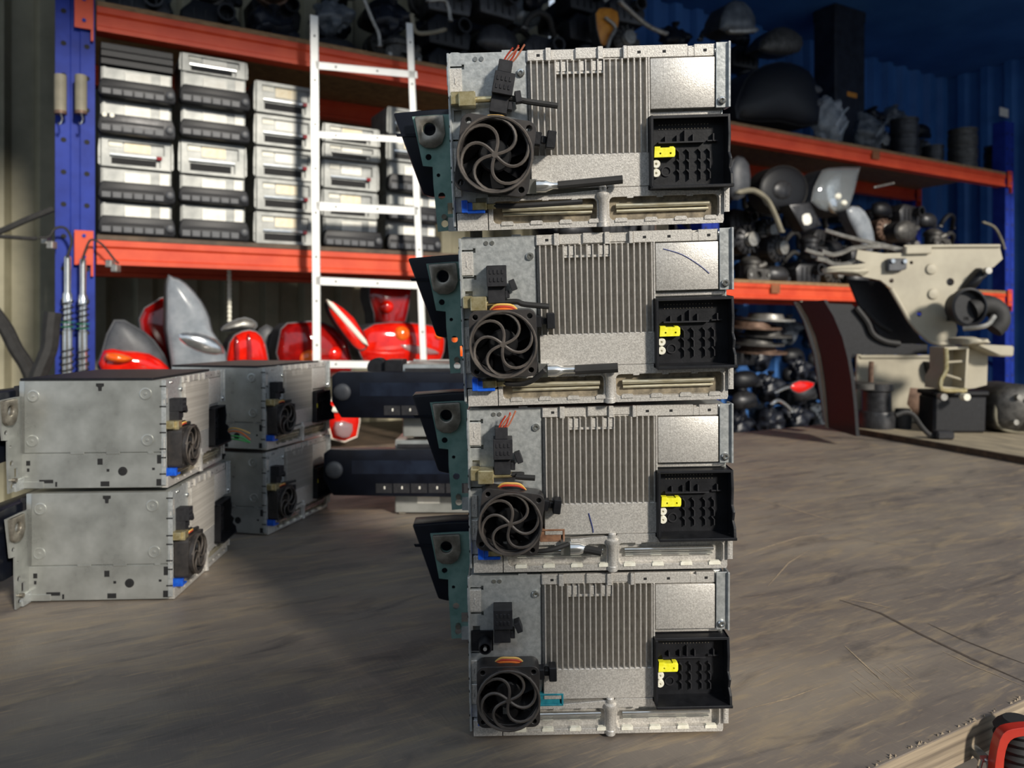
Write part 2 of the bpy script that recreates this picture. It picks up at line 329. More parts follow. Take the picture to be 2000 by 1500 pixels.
# ================================================================== car radios (detailed)
S = .001
def mm(fn):                          # builders author in mm with u centred
    T = Matrix.Scale(S, 4) @ Matrix.Translation((-89, 0, 0))
    def g(m): fn(m); m.v = [tuple(T @ Vector(p)) for p in m.v]; return m
    return g
D = 150
def screw(m, u, v, w_, r=2.6): m.lathe([(r, 0), (r, 1.2), (r*.8, 1.9), (r*.45, 2.0), (r*.4, 1.0)], 14, Matrix.Translation((u, v, w_)) @ Matrix.Rotation(R(90), 4, 'X'))
def ycyl(m, u, w_, r, v0, v1, n=18): m.cyl((u, v1, w_), (u, v0, w_), r, n)
def radio(label, loc, rot, opt, group=None, name='car_radio'):
    t = thing(name, label, 'car radio', loc, rot, group)
    g = opt.get
    P = lambda nm, key, fn, mat, par=t, **k: part(nm, key and 'r_'+key, mm(fn), mat, par, **k)
    # case
    P('case', 'case', lambda m: m.box(1, 176.5, 8, D, 2, 111.6), g('case', 'sheet'), bevel=.8*S, seg=2)
    P('inner_back', 'inner', lambda m: m.box(2, 175, 6.5, 8, 3, 110.5), 'sheet')
    if g('black_top'): P('top_cover', 'topc', lambda m: m.box(2, 176, 16, D, 111.6, 114.2), 'black_pl', bevel=.6*S)
    # left sheet panel with slots
    def panel(m):
        out = [(0, 12), (22, 12), (22, 25), (49.3, 25), (49.3, 112.5), (40, 112.5), (40, 113.4), (34, 113.4), (34, 112.2), (8, 112.2), (6, 112.8), (2, 112.8), (0, 111.5)]
        key = lambda w_: [(.8, w_), (8.2, w_), (8.2, w_-1), (9.8, w_-1), (9.8, w_+2), (8.2, w_+2), (8.2, w_+1.1), (.8, w_+1.1)]
        holes = [key(103.2), key(85.4), key(57.6), rect(2, 7, 70, 77), rect(14, 21, 16, 21)]
        m.prism(out, 3.6, 4.6, holes)
    rp = P('rear_panel', 'panel', panel, g('panel', 'galv'))
    P('screw', 'scr1', lambda m: screw(m, 45.6, 3.6, 99), 'chrome', rp)
    P('emboss', 'emb', lambda m: [ycyl(m, u, 108.3, 1.5, 3.0, 3.8, 10) for u in (17, 21)], 'chrome', rp)
    for k, (w0, w1, ue) in enumerate(((87.4, 102.6, 8), (38, 53, 5), (22, 36, 5))):
        P('side_tab', 'tab%d' % k, lambda m: (m.box(-1.2, ue, 2.3, 3.6, w0, w1), m.box(ue*.42, ue*.55, 1.8, 2.4, (w0+w1)/2-2, (w0+w1)/2+2)), 'cast', rp, bevel=.3*S)
    # top flange
    def flange(m):
        m.box(49.6, 169.5, 3.2, 6.5, 105.4, 112.6)
        for u0, u1, v, w0, w1 in ((50, 61.5, 1.8, 105.8, 112.6), (65, 78.4, 2.2, 106, 112.4), (80.6, 94.6, 1.5, 106.2, 113), (98, 110.6, 2.4, 106.6, 112), (113.4, 152, 1.0, 105.6, 113.2), (152, 156, 1.0, 105.6, 111.4), (156, 169.4, 1.0, 105.6, 113.0)): m.box(u0, u1, v, 3.4, w0, w1)
        for u0, u1 in ((61.5, 65), (94.6, 98), (110.8, 113.2)): m.box(u0, u1, -.2, 3.4, 105.2, 113.2)
    tf = P('top_flange', 'flange', flange, 'cast', bevel=.35*S)
    P('flange_hole', 'fhole', lambda m: [m.box(u-1.1, u+1.1, v-.05, v+.3, 108.2, 109.9) for u, v in ((57, 1.8), (121, 1), (137, 1), (163, 1))], 'dark_gap', tf)
    # heat sink and its fins
    def sink(m):
        m.box(50.4, 126.8, .4, 8, 25.2, 46.6); m.box(126.4, 127.6, .2, 8, 25.2, 106); m.box(49.8, 51, 5, 8, 46, 106)
    hs = P('heat_sink', 'sink', sink, 'cast', bevel=.4*S)
    P('fin_base', 'finbase', lambda m: m.box(50.6, 126.6, 5.4, 8, 46, 106), 'castfin', hs)
    for k in range(20):
        h = 104.8 if 5 <= k <= 12 else 106
        f = part('fin', 'r_fin', lambda m: m.add([tuple(c*S for c in p) for p in ((-.8, 5.6, 0), (.8, 5.6, 0), (.42, .1, 0), (-.42, .1, 0), (-.8, 5.6, 59.5), (.8, 5.6, 59.5), (.45, .1, 59), (-.45, .1, 59))], [(0, 1, 2, 3), (4, 7, 6, 5), (0, 4, 5, 1), (1, 5, 6, 2), (2, 6, 7, 3), (3, 7, 4, 0)]), 'castfin', hs, loc=((52.2+k*3.86-89)*S, 0, 46.4*S))
    P('fin_bridge', 'bridge', lambda m: (m.box(68, 99, 1.6, 8, 97, 98.6), [m.box(67.6+i*3.86, 70.6+i*3.86, 1.1, 8, 98.6, 104.6) for i in (0, 1, 4, 6, 7)]), 'cast', hs, bevel=.2*S)
    # right plate, flange
    P('right_plate', 'rplate', lambda m: (m.box(128, 169, .3, 8, 73.6, 104.9), m.box(127.6, 174, 4.5, 12, 69.6, 72.2)), 'cast', bevel=.5*S, seg=2)
    rf = P('side_flange', 'rflange', lambda m: (m.box(169.6, 178, -.6, .6, 73, 113.4), m.box(177, 178.4, -2.6, 9, 73, 113.6)), g('sflange', 'galv'), bevel=.25*S)
    P('screw', 'scr2', lambda m: screw(m, 173.2, -.6, 77.5), 'chrome', rf)
    # connector housing
    def house(m):
        m.box(126.4, 128.2, -7, 14, 23.2, 68.6); m.box(126.4, 177.6, -3.5, 14, 66.8, 68.8); m.box(126.4, 178.4, -11, 14, 22.6, 24.6)
        m.prism([(-3.5, 68.8), (14, 68.8), (14, 22.6), (-11, 22.6), (-10, 31), (-6, 35), (-8, 41), (-4, 45), (-5, 56)], 176.2, 178, T=Matrix(((0, 1, 0, 0), (1, 0, 0, 0), (0, 0, 1, 0), (0, 0, 0, 1))))
        m.box(126.4, 178, 12.5, 14, 22.6, 68.8); m.box(127, 177.4, 5.4, 6.4, 23.6, 67.8)
    cs = P('connector_housing', 'house', house, 'black_pl', bevel=.3*S)
    def ledge(m):
        m.box(133, 163, 1.5, 12.5, 52, 52.9); m.box(165, 172, 3, 12.5, 52.6, 53.4)
        for u, h in ((137.5, 56.5), (145, 57), (150, 60), (155.4, 57.4), (168.5, 57.5)): m.box(u, u+.8, 2.5, 12.5, 52.8, h)
    P('divider', 'ledge', ledge, 'black_soft', cs)
    P('pin_rows', 'pins', lambda m: [m.box(134+i*2.1, 134.6+i*2.1, 5, 12.5, 61+j*2.6, 61.6+j*2.6) for i in range(16) for j in range(2)], 'bracket', cs, kind='stuff')
    def blades(m):
        for u in (146.6, 153, 160.6, 166.6):
            for w_ in (29, 35.5, 42):
                m.box(u, u+.7, 3, 12.5, w_, w_+4); m.prism([(u+.7, w_+4), (u, w_+4), (u-1.8, w_+6), (u-1.2, w_+6.4)], 3, 12.5)
    P('contact_blades', 'blades', blades, 'black_soft', cs, kind='stuff')
    yd = g('ytilt', 0)
    P('yellow_plug', 'yplug', lambda m: m.prism([(130, 43.2), (143, 43.2), (143.6, 44.5), (143.6, 48.6), (142.4, 49.8), (140, 49.8), (140, 49.2), (134, 49.2), (134, 50), (130.4, 50)], .5, 12.5, [circ(134, 45.6, .7, 6), circ(140.6, 45.6, .7, 6)]), 'yellow', cs, bevel=.2*S)
    for k in range(2): P('white_plug', 'wplug%d' % k, lambda m: m.lathe([(2.9, 0), (2.9, 9), (2.4, 9.8), (.8, 9.8), (.6, 8.6)], 16, Matrix.Translation((131.6, 12.5, 39.2-5.9*k)) @ Matrix.Rotation(R(90), 4, 'X')), 'ivory', cs)
    P('round_socket', 'rsock', lambda m: m.lathe([(3.4, 0), (3.4, 8), (2.6, 8), (2.5, 1)], 16, Matrix.Translation((138.6, 12.5, 34.5)) @ Matrix.Rotation(R(90), 4, 'X')), 'black_soft', cs)
    # slot panel along the bottom
    def slots(m):
        m.prism([(22, 0), (174.4, 0), (175, 2), (174.6, 21), (126, 22.4), (126, 25), (100, 25), (99, 23.6), (92, 23.6), (60, 21.4), (22, 21.4)], .2, 6, [rrect(25, 92.5, 4, 18.4, 3), rrect(100.5, 172, 4, 18.8, 3)])
        m.box(1.6, 21.4, .2, 8, 0, 11.4); m.box(21, 174, 6, 8, 0, 22)
    sp = P('slot_panel', 'slots', slots, 'cast', bevel=.4*S)
    P('slot_floor', 'sfloor', lambda m: (m.box(25, 92.5, 5.2, 6, 4, 18.4), m.box(100.5, 172, 5.2, 6, 4, 18.8)), g('slot', 'slot_dust'), sp)
    for k, (u0, u1) in enumerate(((31, 90), (105, 166))):
        P('guide_bar', 'gbar%d' % k, lambda m: (m.cyl((u0, 3, 13.2), (u1, 3, 13.2), 1.7, 12), m.cyl((u0+.5, 3.6, 9.8), (u1-.5, 3.6, 9.8), 1.1, 10)), g('bar', 'dusty_bar'), sp)
        for j in range(4):
            uu = u0+3+j*(19 if k == 0 else 19.4)
            P('clip', 'clip%d%d' % (k, j), lambda m: m.prism([(uu-4, 2.8), (uu+4, 2.8), (uu+4, 4.6), (uu+3.2, 6.6 if g('clipup') else 5.4), (uu-3.2, 6.6 if g('clipup') else 5.4), (uu-4, 4.6)], -.5, 2) if True else None, 'ivory' if g('clipup') else 'cast', sp)
            P('top_clip', 'tclip%d%d' % (k, j), lambda m: m.box(uu-2+6, uu+2+6, -.1, 1.5, 18, 19.2), 'cast', sp)
    P('boss', 'boss', lambda m: m.lathe([(3.4, 0), (3.4, 3), (2.9, 3.6), (2.9, 17), (4.2, 19), (4.2, 21.5), (2.6, 22.5), (2.6, 25.5), (1.8, 26.4)], 18, Matrix.Translation((96.4, .2, 0))), 'cast', sp)
    P('end_flange', 'eflange', lambda m: (m.box(174.6, 175.6, -2, 6, 7, 24), m.box(175.2, 178, -2.2, -1, 7, 24.6), [m.box(175.4, 177, -2.4, -2.1, 10+3*i, 11.4+3*i) for i in range(4)]), 'cast', sp, bevel=.2*S)
    # side cover with round bosses (seen on the radios lying on the left)
    sd = P('side_cover', 'side', lambda m: (m.box(-.6, 1, 6, D-6, 37.4, 111.4), [m.box(-.9, .2, a, b, 35.4, 38) for a, b in ((48, 62), (84, 98), (14, 20))]), g('case', 'sheet'), bevel=.5*S)
    for k, (v, w_) in enumerate(((D-15, 96), (22, 98), (D-14, 50), (20, 50))): P('round_boss', 'sb%d' % k, lambda m: m.lathe([(6.4, -.2), (6.2, .7), (5, .9), (4.6, .2), (1.6, .1), (1.2, .9), (0.3, 1)], 20, Matrix.Translation((-.6, v, w_)) @ Matrix.Rotation(R(-90), 4, 'Y')), g('case', 'sheet'), sd)
    def low(m): m.box(-.4, 1, 5, D-2, .8, 36.4); m.box(-1.6, 1, D-26, D+4, 1, 8)
    lo_ = P('lower_side', 'low', low, g('lowmat', 'galv'), bevel=.5*S)
    XR = lambda v, w_: Matrix.Translation((-.4, v, w_)) @ Matrix.Rotation(R(-90), 4, 'Y')
    P('side_screw', 'lscrew', lambda m: m.lathe([(4.6, 0), (4.6, .6), (2.2, .8), (2.0, .2)], 16, XR(45, 18)), 'dark_gap', lo_)
    for k, (v, w_, a, b) in enumerate(((68, 28, 2.6, 3.2), (8, 30, 2.4, 4.5), (60, 19, 1.4, 1.4), (14, 20, 1.4, 1.2), (63, 5, 4.5, 2.6), (8, 6, 3, 3.5), (122, 8, 7, 1.8), (112, 5, 1, 2.5), (D-10, 27, 2, 2.5), (D-10, 20, 1.2, 1.8))): P('side_hole', 'lhole%d' % k, lambda m: m.box(-.55, 0, v-a, v+a, w_-b, w_+b), 'dark_gap', lo_)
    P('keyhole', 'khole', lambda m: m.prism([(64, 109), (72, 109), (72, 106), (70, 105), (69.6, 101), (66.4, 101), (66, 105), (64, 106)], -.75, -.3, T=Matrix(((0, 1, 0, 0), (1, 0, 0, 0), (0, 0, 1, 0), (0, 0, 0, 1)))), 'dark_gap', sd)
    def edge(m):
        m.box(-1, 0.6, 1.2, 6, 3, 112); m.box(-1.4, .4, 1.6, 5, 92, 104)
    es = P('edge_strip', 'edge', edge, 'galv', bevel=.3*S)
    P('edge_slot', 'eslot', lambda m: [m.box(-1.2, -.8, 1.0, 7.5, w_, w_+1.4) for w_ in (14, 31, 40, 57, 66, 84, 105)], 'dark_gap', es)
    # front bezel and mounting bracket
    lo, ro = g('lo', 57), g('ro', 4)
    bz = P('bezel', 'bezel%d_%d' % (lo, ro), lambda m: m.prism([(-lo, 100), (-lo+36, 102), (178+ro-8, 102), (178+ro, 96), (178+ro, 58), (178+ro-14, 34), (-lo+30, 30), (-lo+22, 32), (-lo+11, 66)], D+6, D+30), 'bezel_pl', bevel=2*S, seg=2)
    P('bezel_seam', 'bseam%d' % lo, lambda m: m.prism([(-lo+1.5, 83), (-lo+36, 82), (-lo+36, 79.5), (-lo+2.6, 80.5)], D+4.8, D+6.4), 'bezel_pl', bz)
    P('front_frame', 'frame', lambda m: m.box(6, 172, D-1, D+8, 30, 106), 'black_soft')
    def brk(m):
        m.prism([(-40, 95), (-15, 96), (0, 96), (0, 2), (-23, .5), (-25, 40), (-25, 54), (-33, 55), (-35.5, 70)], D-4, D-2.2, [circ(-26, 84, 5, 16), circ(-28, 62, 2.6, 10), circ(-20.5, 47, 1.6, 8), circ(-18.5, 30, 3, 10), circ(-17, 7, 3, 10), rect(-14, -8, 15, 24)])
    br = P('mounting_bracket', 'brk', brk, g('brkm', 'teal_steel'))
    P('bracket_cup', 'cup', lambda m: m.prism([(-38, 94.6), (-14, 95.4), (-13, 80), (-16, 72), (-22, 68.5), (-30, 69), (-35, 73)], D-8, D-3.9, [circ(-26, 84, 5, 16)]), 'bracket', br, bevel=1.4*S, seg=2)
    P('bracket_return', 'bret', lambda m: m.box(-14, 0, D-6, D-3.8, .5, 12), 'galv', br)
    P('rivet', 'rivet', lambda m: [ycyl(m, -17, 12.8, 2.2, D-8, D-4, 12)], 'bracket', br)
    for u in (4, 160): P('front_foot', 'ffoot%g_%g' % (u, g('foot', .4)), lambda m: m.box(u, u+10, D-6, D+2, -g('foot', .4), 3), 'bracket')
    # fan
    fu, fw = g('fan', (25.6, 35))
    ft = g('ftilt', 0)
    def F(m_fn):                     # fan pieces authored around the fan axis
        def q(m): m_fn(m); T = Matrix.Translation((fu, g('fv', -1), fw)) @ Matrix.Rotation(R(ft), 4, 'Y') @ Matrix.Rotation(R(g('fx', 0)), 4, 'X') @ Matrix.Scale(g('fs', 1.03), 4); m.v = [tuple(T @ Vector(p)) for p in m.v]
        return q
    fk = 'f%g_%g_%g_%g' % (fu, fw, ft, g('fs', 1))
    def frame(m):
        m.prism(rrect(-20.6, 20.6, -20.6, 20.6, 5), -11, 3, [circ(0, 0, 18.6, 32), circ(-16.6, 16.6, 1.7, 8), circ(16.6, 16.6, 1.7, 8), circ(16.6, -16.6, 1.7, 8), circ(-16.6, -16.6, 1.7, 8)])
        n = 40; m.prism(circ(0, 0, 20.3, n), -15.5, -11, [circ(0, 0, 18.9, n)])
    fan = P('fan', fk+'fr', F(frame), 'fan_pl', bevel=.3*S)
    P('fan_back', fk+'bk', F(lambda m: m.prism(circ(0, 0, 19, 28), 1.5, 2.8)), 'black_pl', fan)
    def rotor(m):
        m.lathe([(9, 0), (9, 9), (8, 10), (1, 10)], 24, Matrix.Translation((0, 1, 0)) @ Matrix.Rotation(R(90), 4, 'X'))
        for k in range(7):
            a = 2*math.pi*k/7
            def pt(r, b, v): return (r*math.cos(a+b), v, r*math.sin(a+b))
            A = [pt(8.6, 0, -8), pt(8.6, .45, 0), pt(18, .75, 0), pt(18, .25, -9)]
            m.add([p for p in A]+[(p[0], p[1]+.9, p[2]) for p in A], [(0, 1, 2, 3), (7, 6, 5, 4), (0, 4, 5, 1), (1, 5, 6, 2), (2, 6, 7, 3), (3, 7, 4, 0)])
    P('rotor', fk+'rt', F(rotor), 'rotor', fan)
    def spokes(m):
        for k in range(6):
            a = 2*math.pi*k/6+.35
            pts = []
            for i in range(8):
                t = i/7; r = .8+19.2*math.sin(t*1.45)/math.sin(1.45); b = a+1.55*t*t; pts.append((r*math.cos(b), -14.6, r*math.sin(b)))
            m.tube(pts, 1.0, 6, 2)
        ycyl(m, 0, 0, 1.8, -15.6, -13, 12)
    P('grille', fk+'sp', F(spokes), 'fan_ring', fan)
    P('ring', fk+'rg', F(lambda m: m.tube([(20.1*math.cos(i*math.pi/16), -15.6, 20.1*math.sin(i*math.pi/16)) for i in range(33)], .8, 6, 1)), 'fan_ring', fan)
    P('fan_lug', fk+'lug', F(lambda m: (m.box(20, 24, -7, 1, 9, 16), m.box(24, 27, -5, 1, 10.5, 14.5), m.box(27, 32, -8, 1, 8, 17.5))), 'black_pl', fan, bevel=.5*S)
    if g('wires', 1):
        for k, (mt, h) in enumerate((('wire_yel', 4.6), ('wire_red', 3.2), ('wire_org' if g('wo') else 'black_pl', 1.8))):
            P('fan_wire', None, lambda m: m.tube([(fu-9, -4, fw+20), (fu-5, -7, fw+20+h), (fu+1, -8, fw+20.6+h), (fu+7, -7, fw+19.5+h), (fu+11, -4, fw+19)], .75, 6, 3), mt, fan)
    # plug on the sheet panel
    pa = g('plug', 0)
    px, pz, pr = g('plugpos', (23.5, 78, 0))
    PT = Matrix.Translation((px, 0, pz)) @ Matrix.Rotation(R(pr), 4, 'Y')
    def plug(m):
        m.box(-6.4, 6.4, -10, 3.6, 0, 13.6, PT); m.box(-6.2, 5, -6, 3.6, -11, 0, PT); m.box(5, 8, -6, 2, -8, -3, PT)
        m.box(8, 12, -9, 0, -6.5, .5, PT @ Matrix.Rotation(R(-20), 4, 'Y'))
        if pa: m.box(-5.2, 3.4, -9, 2, 13.6, 21, PT)
        for i in range(4): m.box(-4.8+2.6*i, -3.2+2.6*i, -10.5, -9.6, 3, 6, PT); m.box(-4.8+2.6*i, -3.2+2.6*i, -10.5, -9.6, 8, 11, PT)
    pg = P('wire_plug', None, plug, 'black_soft', bevel=.35*S)
    if pa:
        for k in range(4): P('cut_wire', None, lambda m: m.tube([PT @ Vector((-2.6+1.5*k, -5, 20)), PT @ Vector((-1+2*k, -6, 24)), PT @ Vector((2+1.6*k+(k % 2)*2, -8, 29+1.1*k))], .6, 6, 3), 'wire_cop' if k % 2 else 'wire_red', pg)
    # antenna lead
    if g('ant', 0):
        L_ = g('ant'); aw = g('antw', 64)
        an = P('antenna_plug', None, lambda m: (m.box(6, 16.5, -9, 4, aw-4.6, aw+4.6), m.box(1, 7, -6, 4, aw-3, aw+5)), 'gold', bevel=.6*S)
        P('ferrule', None, lambda m: m.cyl((16, -3, aw), (29, -3, aw+.3), 2, 12), 'gold', an)
        P('cable_stub', None, lambda m: m.tube([(27, -3, aw+.3), (36, -4.5, aw+.6), (L_*.72, -6, aw-.4+g('antd', 0)*.4), (L_, -8, aw-1+g('antd', 0))], 1.9, 8), 'rubber', an)
    else:
        P('coax_socket', 'coax', lambda m: (m.lathe([(4.6, 0), (4.6, 11), (4, 12), (3.4, 12), (3.2, 3)], 18, Matrix.Translation((10.6, 3.6, 66.4)) @ Matrix.Rotation(R(90), 4, 'X')), m.box(1, 16, 2, 4, 60, 74)), 'black_pl')
        P('coax_pin', 'coaxp', lambda m: ycyl(m, 10.6, 66.4, 1.3, -9, 3), 'chrome')
    # blue plug and leads at the bottom
    if g('blue', 1):
        bp_ = P('blue_plug', 'bplug', lambda m: (m.box(5, 9, -7, 4, 11.5, 19.5), m.box(8.5, 20, -6, 3, 11, 13), m.box(8.5, 12, -6, 3, 13, 18)), 'blue_pl', bevel=.4*S)
        if g('lead', 1):
            P('lead_collar', 'lcol', lambda m: (m.box(11, 21, -5, 2, 13, 18), m.box(21, 27, -4, 1, 13.6, 17)), 'gold', bp_, bevel=.4*S)
            P('lead_stub', None, lambda m: m.tube([(26, -2.5, 15.5)]+[tuple(p) for p in g('leadpts', ((40, -5, 16), (52, -7, 19), (62, -8, 23)))], 1.7, 8), 'rubber', bp_)
    if g('aerial'):
        a0_, a1_, a2_, wv, rr = g('aerial')
        ae = P('aerial_ferrule', None, lambda m: (m.lathe([(4.2, 0), (4.2, 6), (3, 9), (2.3, 11), (2.3, (a1_-a0_))], 14, Matrix.Translation((a0_, -5, wv)) @ Matrix.Rotation(R(90), 4, 'Y')), m.box(a0_-6, a0_+1, -4, 4, wv-4.6, wv+4.6)), 'chrome')
        P('cable_stub', None, lambda m: m.tube([(a1_-1, -5, wv), ((a1_+a2_)/2, -6, wv+rr*.5), (a2_, -7.5, wv+rr)], g('aer_r', 2.8), 10, 3), 'rubber', ae)
    if g('sock'): P('side_socket', None, lambda m: (m.box(47, 64, 0, 5, 20.6, 22), m.box(47, 64, 0, 5, 28, 29.4), m.box(62.6, 64, 0, 5, 21, 29), m.box(46, 61.5, 1, 5, 21.5, 28.5)), g('sock'), bevel=.3*S)
    for k, (pts, vv) in enumerate(g('ink', ())):
        P('pen_mark', None, lambda m: m.tube([(u, vv, w_) for u, w_ in pts], .32, 5, 4), 'ink')
    return t

A = math.radians
radio('topmost radio of the upright stack, red cut wires above its fan', (.0521, .4992, 1.1544), (A(7.14), A(-1.95), A(.62)),
      dict(plug=1, plugpos=(33, 84, 12), ant=68, antw=82, antd=-5, lead=1, leadpts=((40, -5, 15), (62, -8, 15.5), (82, -9, 16.2)), aerial=(53, 68, 108, 27, 2.4), fan=(27.5, 46), ftilt=9, fs=1.14, fv=-4, foot=6.4, vents=1, bar='dusty_bar', wo=1), 'radios in the upright stack')
radio('second radio from the top of the upright stack, faint pen line on its right plate', (.0582, .5127, 1.0388), (A(5.38), A(-1.73), A(-.53)),
      dict(plugpos=(23.5, 80, 0), ant=57, antw=69, antd=-2, aerial=(55, 74, 101, 23.5, 1), aer_r=3.2, leadpts=((36, -5, 15), (45, -9, 18), (53, -13, 25)), fan=(26.5, 43), wo=1, fs=1.06, foot=7, ink=((((133, 101), (145, 97), (156, 90), (163, 84)), .1),)), 'radios in the upright stack')
radio('third radio from the top of the upright stack, blue pen tick below its fins', (.0613, .5241, .9232), (A(3.32), A(-.97), A(.59)),
      dict(plug=1, plugpos=(23, 80, 0), ant=44, antw=68, aerial=(67, 75, 88, 17.5, -2), leadpts=((40, -5, 16), (54, -8, 18), (66, -6, 21)), fan=(27, 38.5), ftilt=8, fs=1.02, foot=2, clipup=1, bar='chrome', slot='cast', sock='brown_pl', ink=((((80.5, 40), (81.5, 36), (83, 30), (83.4, 26.5)), -.02),)), 'radios in the upright stack')
radio('bottom radio of the upright stack, teal socket beside its fan, resting on the table', (.0609, .5325, .8072), (A(3.42), A(-.79), A(.8)),
      dict(plugpos=(23, 80, 0), blue=1, lead=0, fan=(26, 34.5), wo=1, foot=10, clipup=1, bar='chrome', slot='cast', sock='teal_pl'), 'radios in the upright stack')
# left pairs, lying with their sides to the camera
def side_pos(px, py, phi, lift):     # rear lower left corner on the table at a pixel
    Y = FPX*(CZ-TZ)/(py-HY); c = Vector(((px-1000)/FPX*Y, Y, TZ)); return c+Vector((math.cos(phi)*.089, math.sin(phi)*.089, lift))
ph = A(93)
base = side_pos(340, 1172.6, ph, .001)
radio('lower radio of the pair with blue plugs, silver side panel, on the table', base, (0, 0, ph), dict(plugpos=(20, 78, 0), ant=46, fan=(27, 40), lead=0, brkm='sheet', lowmat='sheet', slot='cast'), 'radio pairs left of the upright stack')
radio('upper radio of the pair with blue plugs, pen stroke on its silver side', base+Vector((-.006, -.002, .1165)), (0, 0, ph), dict(plugpos=(20, 78, 0), ant=40, fan=(27, 40), lead=0, brkm='sheet', black_top=1, lowmat='sheet', ), 'radio pairs left of the upright stack')
ph2 = A(76)
base2 = side_pos(522, 1047, ph2, .001)
radio('lower radio of the farther pair, bright lower slot bars, half hidden by nearer pair', base2, (0, 0, ph2), dict(case='sheet', lowmat='sheet', plugpos=(20, 78, 0), ant=60, fan=(27, 40), lead=0, brkm='sheet', clipup=1, bar='chrome'), 'radio pairs left of the upright stack')
radio('upper radio of the farther pair, green and orange wires hanging off it', base2+Vector((0, -.004, .1165)), (0, 0, ph2), dict(case='sheet', lowmat='sheet', plugpos=(20, 78, 0), ant=50, fan=(27, 40), lead=0, brkm='sheet', black_top=1), 'radio pairs left of the upright stack')
# wires hanging between the pairs
wp = at(455, 850, 1.02)
for k, (mt, dz) in enumerate((('wire_org', 0), ('wire_grn', -.006), ('wire_yel', .004), ('wire_grn', -.010))):
    o = obj('cut_wire', MB().tube([wp+Vector((-.012, .0, dz*.5)), wp+Vector((.0, -.006, dz+.006)), wp+Vector((.012, -.004, dz+.004)), wp+Vector((.022, .002, dz-.006+.002*k))], .0011, 6).mesh('cut_wire'), mt)
    tag(o, ['orange cut wire sticking out behind the nearer radio pair', 'short green cut wire behind the nearer radio pair', 'yellow cut wire curling behind the nearer radio pair', 'lowest green cut wire behind the nearer radio pair'][k], 'wire', 'cut wires behind the near pair')
# two radios facing the camera behind the stack
fb = at(868, 1005, 1.17); fb.z = TZ+.0008
def front_radio(label, z, dx):
    t = radio(label, (fb.x+dx+.012, fb.y+.15, z), (0, 0, A(180)), dict(case='sheet', lowmat='sheet', lo=20, ro=100, fan=(27, 40), ant=40), 'front-facing radios')
    P = lambda nm, fn, mat, par=t, **k: part(nm, 'fr_'+nm, mm(fn), mat, par, **k)
    P('front_plate', lambda m: m.box(3, 175, D-.5, D+1.2, 2, 62), 'sheet', bevel=.4*S)
    P('paper_label', lambda m: m.box(108, 142, D+1, D+1.7, 16, 26), 'label')
    P('front_boss', lambda m: m.lathe([(5, 0), (4, 2), (2, 2.4)], 14, Matrix.Translation((124, D+1, 42)) @ Matrix.Rotation(R(-90), 4, 'X')), 'bracket')
    P('knob', lambda m: m.lathe([(13, 0), (13, 3), (12, 5), (9, 7), (3, 7)], 24, Matrix.Translation((262, D+28, 72)) @ Matrix.Rotation(R(-90), 4, 'X')), 'lamp_back')
    P('display_strip', lambda m: m.box(40, 236, D+29, D+30.6, 66, 86), 'navy_pl')
    for k in range(7): part('button', 'fr_btn', mm(lambda m: m.box(0, 24, D+29.6, D+31.4, 38, 52)), 'black_soft', t, loc=((20+26*k)*S, 0, 0)); part('button_dot', 'fr_dot', mm(lambda m: m.box(10, 12, D+31.2, D+31.7, 44, 48)), 'label', t, loc=((20+26*k)*S, 0, 0))
    return t
front_radio('lower front-facing radio with black bezel and round knob, behind the stack', fb.z, 0)
t_ = front_radio('upper front-facing radio with navy bezel, lying on another radio', fb.z+.1155, .012)
part('side_bracket', None, mm(lambda m: (m.box(178, 204, 90, D, 96, 118), m.cyl((218, D-10, 106), (218, D-40, 106), 15, 18))), 'black_pl', t_, bevel=1*S)

# ================================================================== storage rack
def upright(e, label):
    t = thing('rack_upright', label, 'rack post', rk(e, 0, 0), (0, 0, RA), 'rack uprights')
    W = .046
    part('post', 'up_post', lambda m: m.prism([(-W, 0), (-.012, 0), (-.008, .006), (.008, .006), (.012, 0), (W, 0), (W, .07), (W-.003, .07), (W-.003, .003), (-W+.003, .003), (-W+.003, .07), (-W, .07)], 0, 2.25, T=Matrix(((1, 0, 0, 0), (0, 0, 1, 0), (0, 1, 0, 0), (0, 0, 0, 1)))), 'blue_rack', t)
    part('rear_post', 'up_rear', lambda m: m.box(-W, W, .55, .62, 0, 2.25), 'blue_rack', t)
    for k in range(3): part('brace', 'up_br%d' % k, lambda m: m.cyl((0, .05, .25+.6*k), (0, .56, .25+.6*k+.5*(1 if k % 2 else -1)*.0+.3), .012, 8), 'blue_rack', t)
    for sx in (-1, 1):
        for k in range(17): part('slot_hole', 'up_hole', lambda m: m.cyl((0, .002, 0), (0, -.0006, 0), .0068, 10), 'dark_gap', t, loc=(sx*.027, 0, .82+.085*k))
    part('base_plate', 'up_base', lambda m: m.box(-.07, .07, -.03, .1, 0, .008), 'blue_rack', t)
upright(0, 'blue perforated rack post with shock absorbers tied to it')
upright(2.29, 'blue perforated rack post behind the radio stack')
upright(4.58, 'blue perforated rack post next to the blue wall')
